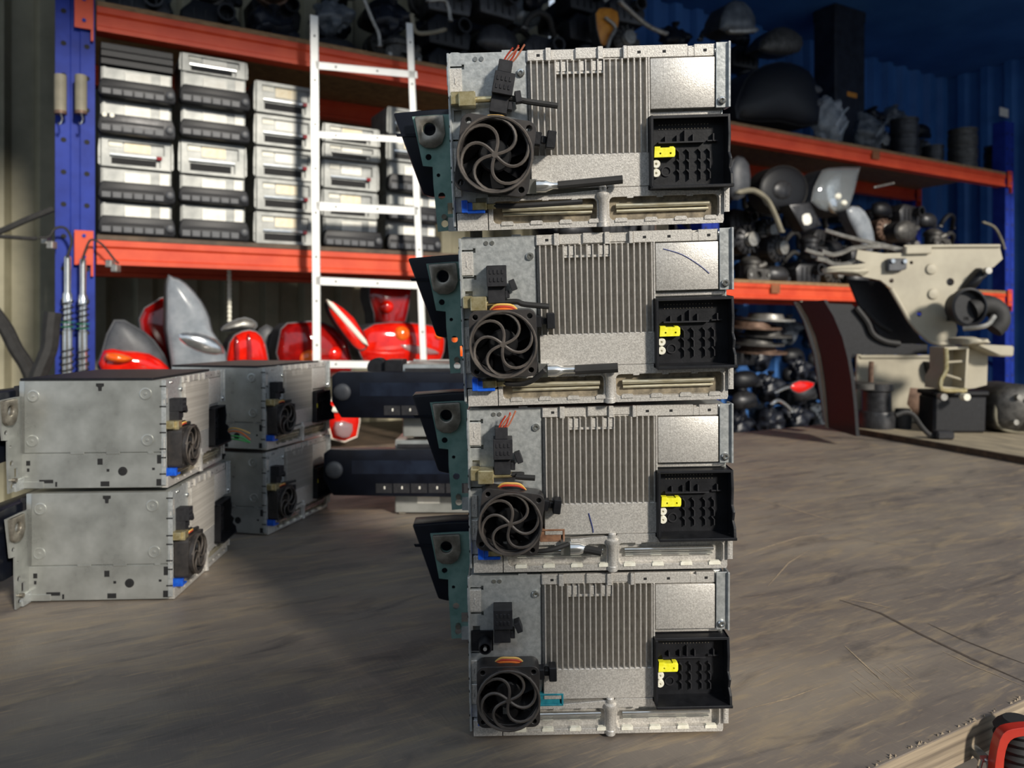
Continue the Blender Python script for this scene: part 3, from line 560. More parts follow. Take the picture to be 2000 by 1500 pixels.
def beam(e0, e1, z, label, tilt=0, mat='orange_rack', h=.066):
    t = thing('rack_beam', label, 'rack beam', rk(e0, 0, z), (0, -math.atan2(tilt, e1-e0), RA), 'orange rack beams')
    L_ = e1-e0
    part('bar', None, lambda m: m.prism([(.004, 0), (-.046, 0), (-.046, -h), (.004, -h), (.004, -h+.012), (-.002, -h+.016), (-.002, -.022), (.004, -.016)], .05, L_-.05, T=Matrix(((0, 1, 0, 0), (-1, 0, 0, -.002), (0, 0, 1, 0), (0, 0, 0, 1)))), mat, t)
    for x0 in (.0, L_-.04):
        c = part('end_connector', 'bm_conn%g' % h, lambda m: (m.box(.002, .046, -.013, -.008, -h*1.05, .022), m.box(.04, .046, -.012, .03, -h*1.5, .01)), mat, t, loc=(x0-.004, 0, 0))
        for zz in (.008, -.048): part('rivet', 'bm_riv', lambda m: m.cyl((.024, -.012, 0), (.024, -.0155, 0), .005, 10), 'blue_rack', c, loc=(0, 0, zz))
    return t
def shelf(e0, e1, z, label, mat='ply_dark'):
    tag(obj('shelf_board', MB().box(0, e1-e0-.1, -.006, .58, 0, .014).mesh('shelf_board', bevel=.001), mat, loc=rk(e0+.05, 0, z+.0005), rot=(0, 0, RA)), label, 'shelf', 'rack shelf boards')
ZR = (1.945, 1.28, .55)
for bay, (e0, e1, zs) in enumerate(((0, 2.29, (Z_UP, Z_MID, Z_LOW)), (2.29, 4.58, ZR))):
    nm = ('left bay, by the radios', 'right bay, by the blue wall')[bay]
    for k, z in enumerate(zs):
        lv = ('upper', 'middle', 'lower')[k]
        bm_ = beam(e0, e1, z, 'orange %s rack beam of the %s' % (lv, nm))
        rb = beam(e0, e1, z-.0005, 'orange %s rear rack beam of the %s' % (lv, nm)); rb.location = rk(e0, -.53, z); rb['group'] = 'rear rack beams'
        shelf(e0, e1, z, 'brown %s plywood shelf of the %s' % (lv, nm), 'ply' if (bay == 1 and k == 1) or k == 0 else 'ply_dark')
        if k < 2: part('wood_wedge', 'wedge', lambda m: m.box(0, .055, -.009, -.002, -.04, -.002), 'wedge_wood', bm_, loc=((1.0 if bay == 0 else .35+.7*(1-k)) if k == 1 or bay else 1.93, -.002, 0))
SH = .0155   # board thickness plus clearance

# white slotted steel frame standing in front of the rack
fr = thing('storage_trestle', 'white slotted angle steel trestle standing before the rack', 'trestle', rk(.95, .1, 0), (0, 0, RA))
def fpt(x, y): e, z = rkpx(x, y, .1); return (e-.95, z)
def fbar(nm, x0, y0, x1, y1, wd, ext0=0, ext1=0):
    a, b = Vector((fpt(x0, y0)[0], 0, fpt(x0, y0)[1])), Vector((fpt(x1, y1)[0], 0, fpt(x1, y1)[1])); d = (b-a).normalized()
    if ext0: a = a-d*ext0
    if ext1: b = a+d*((0.0-a.z)/d.z)
    n = Vector((-d.z, 0, d.x))*wd/2; L_ = (b-a).length
    m = MB(); q = Vector((0, .0025, 0)); r_ = Vector((0, wd*.8, 0)); n2 = n.normalized()*.0025
    for A_, B_, C_ in ((n, q, None), ):
        m.add([a+n, a-n, b-n, b+n, a+n+q, a-n+q, b-n+q, b+n+q], [(0, 1, 2, 3), (7, 6, 5, 4), (0, 4, 5, 1), (1, 5, 6, 2), (2, 6, 7, 3), (3, 7, 4, 0)])
    m.add([a+n, a+n-n2, b+n-n2, b+n, a+n+r_, a+n-n2+r_, b+n-n2+r_, b+n+r_], [(0, 1, 2, 3), (7, 6, 5, 4), (0, 4, 5, 1), (1, 5, 6, 2), (2, 6, 7, 3), (3, 7, 4, 0)])
    o = obj(nm, m.mesh(nm), 'white_steel', fr)
    k = 0; p = .06
    while p < L_-.05 and k < 14:
        c = a+d*p; part('bolt_hole', 'fb_hole', lambda m: m.cyl((0, .001, 0), (0, -.0004, 0), .0032, 8), 'dark_gap', o, loc=tuple(c)); p += .13; k += 1
fbar('post', 614, 30, 619, 700, .024, .0, 1); fbar('post', 800, 45, 827, 690, .022, 0, 1)
for y0, y1, wd in ((127, 146, .022), (262, 274, .02), (402, 412, .026), (548, 557, .024), (711, 713, .022)): fbar('rail', 617, y0, 815, y1, wd)

# ------------------------------------------------------------------ stacked radios on the middle shelf
rr_ = random.Random(11)
def rack_radio(e, z, h, kind, label, yaw=0, pitch=0, off=-.03, grp='radios stacked on the rack shelf'):
    t = thing('car_radio', label, 'car radio', rk(e, off, z+.0005), (0, 0, RA+R(yaw)), grp)
    W = .089; hb = h-.0015
    K = '%s%.3f' % (kind, h)
    part('case', 'rk_case%.3f' % h, lambda m: m.box(-W, W, 0, .16, 0, hb), 'rack_silver' if kind != 'dark' else 'black_soft', t, bevel=.001)
    if kind == 'bare':
        fm = part('front_frame', 'rk_ff'+K, lambda m: m.prism(rect(-W+.002, W-.002, .002, hb-.002), -.007, 0, [rect(-.066, .060, hb*.12, hb*.40), rect(-.07, .07, hb*.52, hb*.86)]), 'rack_silver', t, bevel=.0006)
        part('disc_slot', 'rk_ds'+K, lambda m: m.box(-.062, .05, -.002, .0005, hb*.13, hb*.34), 'dark_gap', t)
        part('slot_lip', 'rk_sl'+K, lambda m: m.box(-.066, .06, -.0085, -.006, hb*.40, hb*.45), 'chrome', t)
        part('paper_label', 'rk_lb'+K, lambda m: m.box(-.03, .035, -.0012, .0004, hb*.55, hb*.84), rr_.choice(('label_cream', 'label')), t)
        part('foam_strip', 'rk_fs'+K, lambda m: m.box(-.068, -.035, -.0016, .0004, hb*.7, hb*.86), 'ivory', t)
        if rr_.random() < .5: part('red_latch', 'rk_rl'+K, lambda m: m.box(.05, .064, -.012, -.006, hb*.36, hb*.48), 'lens_deep', t, bevel=.001)
        for sx in (-1, 1): part('ear', 'rk_ear%d' % sx+K, lambda m: m.prism([(sx*W, hb*.05), (sx*(W+.0055), hb*.1), (sx*(W+.0055), hb*.6), (sx*(W+.003), hb*.95), (sx*W, hb*.95)], -.004, -.0016, [circ(sx*(W+.0028), hb*.3, .0014, 8)]), 'rack_silver', t)
    elif kind in ('bezel', 'open'):
        part('front_plate', 'rk_fp'+K, lambda m: m.box(-W+.003, W-.003, -.004, 0, hb*.5, hb-.002), 'rack_silver', t, bevel=.0006)
        part('paper_label', 'rk_pl'+K, lambda m: m.box(-.03, .034, -.0056, -.0035, hb*.58, hb*.9), 'label', t)
        part('paper_label', 'rk_pm'+K, lambda m: m.box(.058, .082, -.0056, -.0035, hb*.55, hb*.95), 'label', t)
        part('rib', 'rk_rib'+K, lambda m: m.box(-W+.006, -W+.012, -.008, -.003, hb*.5, hb*.98), 'rack_silver', t)
        bz = part('bezel', 'rk_bz'+K, lambda m: m.prism([(-.092, hb*.02), (.092, hb*.0), (.0965, hb*.12), (.095, hb*.36), (.088, hb*.56), (-.086, hb*.56), (-.094, hb*.4), (-.0965, hb*.15)], -.034, 0), 'black_pl' if kind == 'bezel' else 'oily', t, bevel=.004, seg=2)
        part('button_row', 'rk_br'+K, lambda m: m.box(-.086, .066, -.036, -.033, hb*.3, hb*.36), 'black_soft', bz)
        for k in range(6): part('button', 'rk_bt'+K, lambda m: m.box(0, .021, -.0362, -.033, hb*.08, hb*.24), 'lamp_back', bz, loc=(-.087+.0262*k, 0, 0))
        part('knob', 'rk_kb'+K, lambda m: m.lathe([(.011, 0), (.011, .005), (.008, .007), (.002, .007)], 16, Matrix.Translation((.081, -.033, hb*.26)) @ Matrix.Rotation(R(90), 4, 'X')), 'lamp_back', bz)
        if kind == 'open':
            for u in (-.08, -.062): part('white_lug', 'rk_wl%g' % u+K, lambda m: m.cyl((u, -.036, hb*.5), (u, -.028, hb*.5), .006, 10), 'ivory', bz)
    else:
        part('front_ribs', 'rk_dr'+K, lambda m: [m.box(-W, W, -.02-.004*(i % 2), 0, hb*(.05+.3*i), hb*(.28+.3*i)) for i in range(3)], 'black_pl', t)
    return t
names = ('first', 'second', 'third', 'fourth', 'fifth', 'sixth')
def column(xc, ys, kinds, where, yaw):
    off = -.03; e = rkpx(xc, ys[0], off)[0]; z = None
    for k, kd in enumerate(kinds):
        z1 = rkpx(xc, ys[k+1], off)[1]
        if z is None: z = Z_MID+SH
        h = max(.045, z1-z)
        dd = {'bare': 'bare silver radio', 'bezel': 'black-bezelled silver radio', 'open': 'silver open-framed radio', 'dark': 'black radio'}[kd]
        rack_radio(e+rr_.uniform(-.001, .001), z, h, kd, '%s, %s up from the shelf, %s' % (dd, names[k], where), rr_.uniform(-.6, .6), 0, off+rr_.uniform(-.012, .008))
        z += h
column(267, (452, 398, 332, 272, 203, 140, 92), ('bezel', 'bezel', 'bare', 'open', 'bezel', 'dark'), 'stack beside the blue post', 0)
column(417, (462, 402, 345, 278, 216, 150, 112), ('bezel', 'bezel', 'bare', 'bezel', 'bezel', 'bare'), 'second stack from blue post', -4)
column(557, (472, 415, 352, 290, 228, 165), ('bare', 'bare', 'bare', 'bare', 'bare'), 'stack left of the white post', 0)
column(685, (482, 427, 372, 315, 285, 247), ('bezel', 'bare', 'bare', 'bare', 'bare'), 'stack between the white posts', 3)
column(806, (488, 435, 380, 320, 270, 215), ('bezel', 'bezel', 'bezel', 'bare', 'bare'), 'stack at the leaning white post', -5)

# ------------------------------------------------------------------ car lamps on the lower shelf
def rkpoly(pxs, off): return [rkpx(x, y, off) for x, y in pxs]
def lamp(label, pxs, off, bulge, depth, lens, back='lamp_back', cat='tail lamp', group='tail lamps on the lower shelf', extra=(), yaw=0, smooth=2, name='tail_lamp'):
    P = rkpoly(pxs, off); zb = min(p[1] for p in P); ec = sum(p[0] for p in P)/len(P)
    t = thing(name, label, cat, rk(ec, off, zb), (0, 0, RA+R(yaw)), group)
    Q = smoothpoly([(p[0]-ec, p[1]-zb) for p in P], smooth); zs = -min(q[1] for q in Q); Q = [(a, b+zs) for a, b in Q]
    cx = sum(q[0] for q in Q)/len(Q); cz = sum(q[1] for q in Q)/len(Q)
    part('housing', None, lambda m: m.prism(Q, .0, depth), back, t, bevel=.004)
    part('lens', None, lambda m: m.dome(Q, 0, bulge, 6), lens, t, ang=60)
    part('rim', None, lambda m: m.tube([(a, -.001, b) for a, b in Q]+[(Q[0][0], -.001, Q[0][1])], .003, 6, 1), back, t)
    for (nm, pp, mt, bl, pr) in extra:
        E_ = smoothpoly([(a-ec, b-zb) for a, b in rkpoly(pp, off)], 2); part(nm, None, lambda m: m.dome(E_, -pr, bl, 4, back=.0), mt, t, ang=60)
    return t
lamp('red tail lamp with dark grey housing lying beside the blue post', [(200, 690), (224, 628), (262, 640), (300, 668), (330, 718), (322, 735), (200, 735)], .02, .03, .1, 'lamp_back', extra=[('red_lens', [(202, 684), (240, 684), (290, 690), (324, 714), (322, 734), (202, 734)], 'lens_red', .035, .03), ('orange_band', [(206, 688), (236, 690), (260, 700), (236, 708), (206, 702)], 'lens_orange', .03, .058)])
lamp('tall clear headlamp standing upright among the tail lamps', [(326, 566), (338, 554), (362, 566), (392, 600), (408, 634), (414, 660), (440, 700), (430, 735), (338, 735)], .06, .03, .09, 'bag', 'lamp_back', 'headlamp', None, [('chrome_reflector', [(344, 652), (380, 646), (420, 662), (436, 690), (400, 692), (360, 676)], 'chrome', .02, .018)], name='headlamp')
lamp('dark red tail lamp behind the tall clear headlamp', [(272, 632), (300, 600), (326, 588), (360, 600), (380, 690), (370, 735), (300, 735)], -.15, .03, .1, 'lens_deep', 'lamp_back')
lamp('ribbed red tail lamp right of the tall headlamp', [(448, 676), (472, 654), (500, 654), (518, 680), (518, 736), (448, 736)], .02, .03, .1, 'lens_red', extra=[('rib', [(455, 668), (462, 662), (464, 730), (457, 730)], 'lens_deep', .006, .03), ('rib', [(478, 660), (486, 660), (488, 730), (480, 730)], 'lens_deep', .006, .03)])
lamp('small silver lamp socket lying on the ribbed red lamp', [(432, 645), (450, 630), (478, 621), (500, 631), (496, 642), (470, 642)], -.02, .02, .06, 'alu_part', 'lamp_back', 'lamp socket', None, name='lamp_socket')
lamp('dark grey lamp housing with a white spot between red lamps', [(498, 668), (520, 640), (548, 662), (562, 705), (556, 736), (505, 736)], -.19, .02, .05, 'lamp_back', 'black_pl', extra=[('white_spot', circ(525, 688, 7, 8), 'ivory', .003, .018)])
lamp('domed red tail lamp behind the white post', [(548, 650), (580, 636), (630, 636), (668, 660), (684, 700), (680, 738), (552, 738)], -.02, .05, .12, 'lens_deep', 'lamp_back', extra=[('orange_bulb', circ(600, 700, 22, 10), 'lens_orange', .02, .035), ('orange_bulb', circ(645, 690, 16, 10), 'lens_red', .02, .035), ('clear_lens', [(630, 672), (666, 690), (664, 700), (648, 700)], 'ivory', .006, .03)])
lamp('slanting red and black tail lamp between the white posts', [(640, 598), (648, 588), (690, 620), (716, 668), (708, 684), (690, 676), (655, 630)], .075, .015, .04, 'lens_red', 'black_pl', extra=[('white_edge', [(640, 596), (648, 592), (712, 664), (706, 670)], 'ivory', .004, .014)])
lamp('upright red tail lamp leaning at the leaning white post', [(722, 566), (796, 562), (800, 590), (790, 640), (770, 700), (738, 700), (730, 620)], -.18, .03, .1, 'lens_deep', 'lamp_back', extra=[('orange_bulb', circ(750, 600, 13, 10), 'lens_red', .015, .028)])
lamp('large red tail lamp with orange bulbs beside leaning white post', [(708, 650), (760, 634), (830, 638), (862, 650), (866, 690), (840, 716), (712, 716)], .0, .04, .12, 'lens_red', 'lamp_back', extra=[('orange_bulb', circ(778, 652, 15, 10), 'lens_orange', .02, .03), ('clear_band', [(770, 672), (820, 676), (850, 690), (800, 690)], 'lens_clear', .008, .036), ('orange_bulb', circ(850, 655, 8, 8), 'lens_orange', .01, .03)])
lamp('orange-red tail lamp beside the large red one', [(884, 655), (896, 640), (920, 645), (920, 716), (882, 716)], .02, .03, .1, 'lens_orange', 'lamp_back')
lamp('red and white tail lamp low on the shelf', [(640, 800), (650, 790), (690, 786), (700, 800), (696, 860), (648, 864)], .02, .03, .1, 'lens_red', 'ivory', extra=[('white_lens', [(642, 793), (684, 793), (684, 803), (642, 803)], 'ivory', .008, .032), ('white_lens', [(650, 822), (682, 826), (676, 852), (652, 848)], 'lens_clear', .008, .032)])
for k in range(7):
    e = .17+.24*k
    if abs(e-rkpx(668, 820, .02)[0]) < .2: continue
    t = thing('tail_lamp', 'big red tail lamp at the bottom of the lamp heap, %s' % ('beside the blue post', 'under the tall headlamp', 'under the ribbed lamp', 'left of the red-white lamp', 'right of the red-white lamp', 'under the large red lamp', 'farthest from the blue post')[k], 'tail lamp', rk(e, -.03, Z_LOW+SH), (0, 0, RA), 'bottom layer of tail lamps')
    Q = rrect(-.105, .105, 0, .225, .04)
    part('housing', 'bl_h', lambda m: m.prism(Q, 0, .2), 'lamp_back', t, bevel=.006); part('lens', 'bl_l', lambda m: m.dome(Q, 0, .03, 5), 'lens_red', t, ang=60)
# ================================================================== the car front-end parts on a board, right
bd = [tl(1640, 838), tl(2010, 902)]
ba = Vector((*[0, 0, 0],))
def tw(px, py): Y = FPX*(CZ-TZ)/(py-HY); return Vector(((px-1000)/FPX*Y, Y, 0))
b0, b1 = tw(1640, 842), tw(2040, 914); dv = (b1-b0).normalized(); nv = Vector((-dv.y, dv.x, 0)); nv = nv if nv.x > 0 else -nv
bo = thing('plywood_board', 'pale worn plywood board lying on the far right of the table', 'board', (b0.x, b0.y, TZ), (0, 0, math.atan2(dv.y, dv.x)))
sgn = 1 if Vector((-dv.y, dv.x, 0)).x > 0 else -1
M('pale_board', (132, 122, 104), (168, 154, 128), 12, .7, 0, .1, 60, (1, 4, 1)); M('board_edge', (58, 46, 34), (92, 72, 52), 60, .8)
BT = .016
obj('board_face', MB().box(0, 1.0, min(0, sgn*.75), max(0, sgn*.75), BT-.002, BT).mesh('board_face'), 'pale_board', bo)
obj('board_core', MB().box(.001, .999, min(.001*sgn, sgn*.749), max(.001*sgn, sgn*.749), .0004, BT-.002).mesh('board_core'), 'board_edge', bo)
Zb = TZ+BT+.0004
def cpoly(pxs, Y): return [((x-1000)/FPX*Y, CZ-(y-HY)/FPX*Y) for x, y in pxs]
def flat(label, cat, name, pxs, Y, depth, mat, holes=(), smooth=0, bevel=.003, group=None, ground=True):
    P = cpoly(pxs, Y); zb = min(p[1] for p in P); xc = sum(p[0] for p in P)/len(P)
    t = thing(name, label, cat, (xc, Y, zb), (0, 0, 0), group)
    L_ = lambda pp: [(a-xc, b-zb) for a, b in cpoly(pp, Y)]
    Q = L_(pxs); Q = smoothpoly(Q, smooth) if smooth else Q
    return t, L_, Q
c6 = lambda pts: [(1400+x/3.125, 440+y/3.125) for x, y in pts]          # coordinates read from an enlarged crop
YP = 2.12
out = c6([(860, 150), (1020, 172), (1138, 168), (1140, 130), (1725, 125), (1745, 205), (1690, 255), (1640, 275), (1560, 345), (1465, 400), (1450, 560), (1470, 640), (1440, 725), (1330, 716), (1270, 682), (1180, 590), (1062, 384), (1000, 335), (925, 320), (800, 296), (660, 292), (640, 270), (700, 252), (860, 238), (910, 230), (850, 205)])
t, L_, Q = flat('cream car inner wing panel with round holes and a black duct, on the board', 'car panel', 'wing_panel', out, YP, .01, 'cream')
hol = [L_([c6([(x, y)])[0]])[0] for x, y in ((1188, 228), (1425, 346), (1066, 338), (1237, 542))]
part('panel', None, lambda m: m.prism(Q, 0, .006, [circ(h[0], h[1], r, 12) for h, r in zip(hol, (.005, .011, .0065, .0075))]), 'cream', t)
for a, b in ((1305, 268), (1318, 420)):
    c_ = L_([c6([(a, b)])[0]])[0]; part('round_emboss', None, lambda m: m.lathe([(.016, 0), (.013, .005), (.004, .006)], 18, Matrix.Translation((c_[0], 0, c_[1])) @ Matrix.Rotation(R(90), 4, 'X')), 'cream', t)
part('edge_fold', None, lambda m: m.tube([(q[0], -.002, q[1]) for q in L_(c6([(1060, 388), (1120, 490), (1180, 592), (1268, 684), (1330, 718), (1440, 726)]))], .006, 8), 'cream', t)
part('top_fold', None, lambda m: m.tube([(q[0], -.002, q[1]) for q in L_(c6([(1140, 132), (1300, 130), (1500, 128), (1722, 127)]))], .005, 8), 'cream', t)
part('shelf_fold', None, lambda m: m.prism(L_(c6([(1140, 130), (1300, 128), (1300, 175), (1140, 180)])), -.012, 0), 'cream', t, bevel=.003)
pl = part('mount_plate', None, lambda m: m.prism(L_(c6([(1028, 206), (1142, 204), (1142, 270), (1100, 282), (1028, 284)])), -.018, 0), 'lamp_back', t, bevel=.003)
for a, b in ((1052, 222), (1124, 224)):
    c_ = L_([c6([(a, b)])[0]])[0]; part('bolt', None, lambda m: m.cyl((c_[0], -.017, c_[1]), (c_[0], -.024, c_[1]), .006, 6), 'chrome', pl)
part('front_lip', None, lambda m: m.dome(L_(c6([(640, 292), (645, 262), (790, 262), (900, 262), (925, 285), (880, 316), (800, 308)])), -.004, .03, 4), 'cream', t)
rb = c6([(1480, 396), (1520, 330), (1580, 262), (1620, 270), (1645, 300), (1600, 340), (1560, 392)])
part('rubber_mount', None, lambda m: m.dome(smoothpoly(L_(rb), 2), -.002, .03, 4), 'black_pl', t)
q0 = L_([c6([(1600, 284)])[0]])[0]; part('mount_bolt', None, lambda m: m.cyl((q0[0], -.03, q0[1]), (q0[0], -.045, q0[1]), .009, 10), 'alu_part', t)
# torn sheet strips in front of the panel
for k, (pp, r_) in enumerate((([(660, 30), (760, 62), (900, 96), (1140, 150)], .006), ([(640, 160), (700, 180), (760, 170), (840, 140), (1010, 130), (1130, 160)], .007), ([(610, 205), (660, 215), (720, 240), (800, 235), (850, 205)], .007), ([(540, 150), (600, 170), (650, 180)], .006))):
    P = [at(x, y, YP+.02) for x, y in c6(pp)]; c0 = P[0].copy()
    part('torn_edge', None, lambda m: m.tube([p-Vector((t.location)) for p in P], r_, 6), 'alu_part', t)
part('leg', None, lambda m: m.prism(L_(c6([(1460, 640), (1500, 640), (1500, 1180), (1460, 1180)])), .03, .06), 'oily', t)
# wheel arch liner
arch = c6([(490, 470), (545, 560), (595, 680), (625, 800), (645, 920), (660, 1060), (672, 1232)])
P = cpoly(arch, 2.0); xc, zb = P[-1][0], P[-1][1]
t = thing('wheel_arch_liner', 'black curved wheel arch liner standing at the end of the board', 'car panel', (xc, 2.0, max(zb, TZ+.0005)))
n = len(P); A_ = [(a-xc, b-zb) for a, b in P]
def arch_m(m):
    vs = [(a, y, b) for y in (-.17, 0) for a, b in A_]+[(a+.008, y, b) for y in (-.17, 0) for a, b in A_]; fs = []
    for i in range(n-1): fs += [(i, i+1, n+i+1, n+i), (2*n+i, 3*n+i, 3*n+i+1, 2*n+i+1), (i, 2*n+i, 2*n+i+1, i+1), (n+i, n+i+1, 3*n+i+1, 3*n+i)]
    m.add(vs, fs+[(0, n, 3*n, 2*n), (n-1, 3*n-1, 4*n-1, 2*n-1)])
part('shell', None, arch_m, 'black_pl', t)
part('rim_edge', None, lambda m: m.tube([(a+.004, -.002, b) for a, b in A_], .009, 8), 'cream_dull', t)
lw = c6([(500, 475), (860, 490), (960, 600), (1000, 690), (1100, 730), (1330, 740), (1330, 800), (860, 800), (840, 1180), (690, 1225), (665, 1060), (625, 800), (560, 590)])
part('side_skin', None, lambda m: m.prism([(a-xc, b-zb+.004) for a, b in cpoly(lw, 2.0)], .035, .042), 'black_pl', t)
part('fold', None, lambda m: m.tube([(a-xc, .03, b-zb) for a, b in cpoly(c6([(880, 500), (950, 590), (985, 665), (1060, 710), (1150, 725)]), 2.0)], .008, 8), 'rubber', t)
# black panel behind the wing panel
dk = c6([(800, 330), (1000, 340), (1070, 400), (1250, 690), (1300, 730), (1060, 715), (990, 680), (940, 590), (860, 480)])
t, L_, Q = flat('black plastic splash panel behind the cream wing panel', 'car panel', 'splash_panel', dk, YP+.09, .01, 'black_pl')
part('skin', None, lambda m: m.prism(Q, 0, .01), 'black_pl', t, bevel=.003); part('rib', None, lambda m: m.tube([(q[0], -.003, q[1]) for q in L_(c6([(900, 520), (980, 600), (1060, 650)]))], .006, 6), 'rubber', t)
part('stay', None, lambda m: m.box(-.01, .01, .012, .03, -(t.location.z-Zb), .05), 'black_pl', t)
RX_ = Matrix.Rotation(R(90), 4, 'X')
# round duct bolted to the wing panel
wing = [o for o in bpy.data.objects if o.name == 'wing_panel'][0]
ctr = at(*c6([(1545, 500)])[0], YP-.1)-Vector(wing.location)
DT = Matrix.Translation((ctr.x, ctr.y, ctr.z-.066)) @ Matrix.Scale(.6, 4)
def dt(fn):
    def q(m): fn(m); m.v = [tuple(DT @ Vector(p)) for p in m.v]
    return q
ad = part('air_duct', None, dt(lambda m: m.lathe([(.078, 0), (.078, .03), (.07, .034), (.066, .03), (.062, -.06), (.02, -.07)], 28, Matrix.Translation((0, .03, .11)) @ RX_ @ Matrix.Scale(1.1, 4, (0, 1, 0)))), 'black_pl', wing)
part('elbow', None, dt(lambda m: m.tube([(.03, .05, .1), (.09, .05, .12), (.14, .04, .1), (.15, .03, .05), (.12, .03, .01)], lambda q: .05-.01*q, 14)), 'rubber', ad)
for k in range(4): part('rib', None, dt(lambda m: m.tube([(.07+.018*k+.052*math.cos(a)*.4, .05, .1+.055*math.sin(a)) for a in [i*.5 for i in range(7)]], .005, 6)), 'lamp_back', ad)
part('bracket', None, dt(lambda m: m.tube([(-.03, .0, .015), (.02, -.03, .022), (.06, -.03, .035), (.1, -.01, .07)], .011, 8)), 'alu_part', ad)
part('arm', None, dt(lambda m: m.box(-.012, .012, .03, .16, .05, .07)), 'black_pl', ad)
YC = YP-.2
# crash box / chassis leg
t = thing('chassis_leg', 'cream box-section chassis leg with yellowish cut edges', 'car panel', (at(*c6([(1460, 1000)])[0], YC).x, YC, at(*c6([(1460, 1000)])[0], YC).z))
LL = lambda pp: [(a-t.location.x, b-t.location.z) for a, b in cpoly(c6(pp), YC)]
part('box_section', None, lambda m: m.prism(LL([(1390, 745), (1540, 738), (1525, 1010), (1360, 1000), (1362, 930), (1392, 880)]), 0, .07, [LL([(1412, 760), (1526, 754), (1512, 996), (1378, 986), (1380, 936), (1408, 884)])]), 'cream', t)
part('box_back', None, lambda m: m.prism(LL([(1412, 760), (1526, 754), (1512, 996), (1378, 986), (1408, 884)]), .055, .065), 'cream', t)
part('cut_edge', None, lambda m: m.tube([(a, -.001, b) for a, b in LL([(1395, 750), (1398, 880), (1368, 935), (1366, 1000), (1440, 1008), (1520, 1006)])], .006, 8, 2), 'gold', t)
part('inner_rib', None, lambda m: (m.tube([(a, .01, b) for a, b in LL([(1405, 838), (1525, 830)])], .003, 6), m.tube([(a, .01, b) for a, b in LL([(1400, 910), (1512, 945)])], .003, 6)), 'cream', t)
part('side_web', None, lambda m: m.prism(LL([(1540, 740), (1700, 790), (1695, 980), (1620, 1000), (1525, 1010)]), .03, .05, [circ(*LL([(1552, 890)])[0], .008, 10)]), 'cream', t, bevel=.003)
part('top_rail', None, lambda m: m.prism(LL([(1570, 725), (1788, 735), (1785, 800), (1700, 800), (1575, 745)]), -.02, .06), 'cream', t, bevel=.006)
part('flange_lump', None, lambda m: m.dome(LL([(1480, 690), (1560, 680), (1600, 700), (1640, 690), (1660, 720), (1560, 735), (1490, 730)]), 0, .03, 4, back=.05), 'cream', t)
for a, b in ((1500, 1045), (1362, 1045)): part('stud', None, lambda m: m.cyl((LL([(a, b)])[0][0], .0, LL([(a, b)])[0][1]), (LL([(a, b)])[0][0], -.02, LL([(a, b)])[0][1]), .009, 8), 'ivory' if a == 1500 else 'alu_part', t)
t = thing('battery_box', 'plain black box under the cream chassis leg', 'box', (at(1890, 800, YC).x, YC+.03, Zb))
LL = lambda pp: [(a-t.location.x, b-t.location.z) for a, b in cpoly(c6(pp), YC+.03)]
zt = LL([(1400, 1040)])[0][1]
part('body', None, lambda m: m.prism([(LL([(1325, 0)])[0][0], 0), (LL([(1648, 0)])[0][0], 0), (LL([(1655, 0)])[0][0], zt), (LL([(1330, 0)])[0][0], zt)], 0, .08), 'black_pl', t, bevel=.006)
part('lid', None, lambda m: m.box(LL([(1322, 0)])[0][0], LL([(1660, 0)])[0][0], -.004, .082, zt, zt+.012), 'black_pl', t, bevel=.003)
# lower cream panel with pump and hose
lp = c6([(855, 812), (870, 800), (1345, 800), (1378, 830), (1322, 1235), (1000, 1235), (850, 1190)])
t = thing('lower_panel', 'dirty cream lower panel behind a black pump', 'car panel', (at(1745, 800, YP+.03).x, YP+.03, Zb))
LL = lambda pp: [(a-t.location.x, max(0, b-t.location.z)) for a, b in cpoly(pp, YP+.03)]
part('panel', None, lambda m: m.prism(LL(lp), 0, .012), 'cream', t, bevel=.004)
part('rim', None, lambda m: m.tube([(a, -.002, b) for a, b in LL(c6([(856, 1180), (856, 815), (880, 803), (1100, 802), (1345, 802)]))], .005, 6, 2), 'cream', t)
part('rust_patch', None, lambda m: m.dome(LL(c6([(1180, 990), (1290, 1000), (1310, 1130), (1220, 1170), (1160, 1090)])), -.0002, .004, 3), 'rusty', t)
part('bulge', None, lambda m: m.dome(smoothpoly(LL(c6([(1260, 830), (1330, 850), (1385, 910), (1370, 960), (1290, 930)])), 2), -.001, .04, 4), 'black_pl', t)
t = thing('washer_pump', 'black pump with upright pipe in front of the dirty cream panel', 'pump', (at(1712, 820, YP-.06).x, YP-.06, Zb)); t.scale = (.74, .74, .74)
part('body', None, lambda m: (m.lathe([(.062, 0), (.064, .05), (.06, .06), (.05, .062), (.05, .13), (.056, .135), (.056, .16), (.02, .165)], 20)), 'oily', t)
part('pipe', None, lambda m: m.tube([(-.03, -.02, .12), (-.03, -.02, .19), (-.028, -.02, .24)], .009, 8), 'rusty', t)
part('cap', None, lambda m: m.lathe([(.05, 0), (.05, .02), (.04, .026), (.01, .026)], 18, Matrix.Translation((-.045, 0, .14))), 'alu_dark', t)
part('side_pot', None, lambda m: m.lathe([(.028, 0), (.03, .05), (.024, .07), (.01, .07)], 14, Matrix.Translation((.085, -.02, 0))), 'rubber', t)
hz = [at(x, y, YP-.27) for x, y in c6([(1090, 1160), (1150, 1140), (1200, 1160), (1250, 1230), (1300, 1280), (1340, 1290)])]
hb = Vector((hz[-1].x, hz[-1].y, Zb)); t = thing('cable_with_plug', 'short black cable ending in a plug on the plywood board', 'cable', tuple(hb))
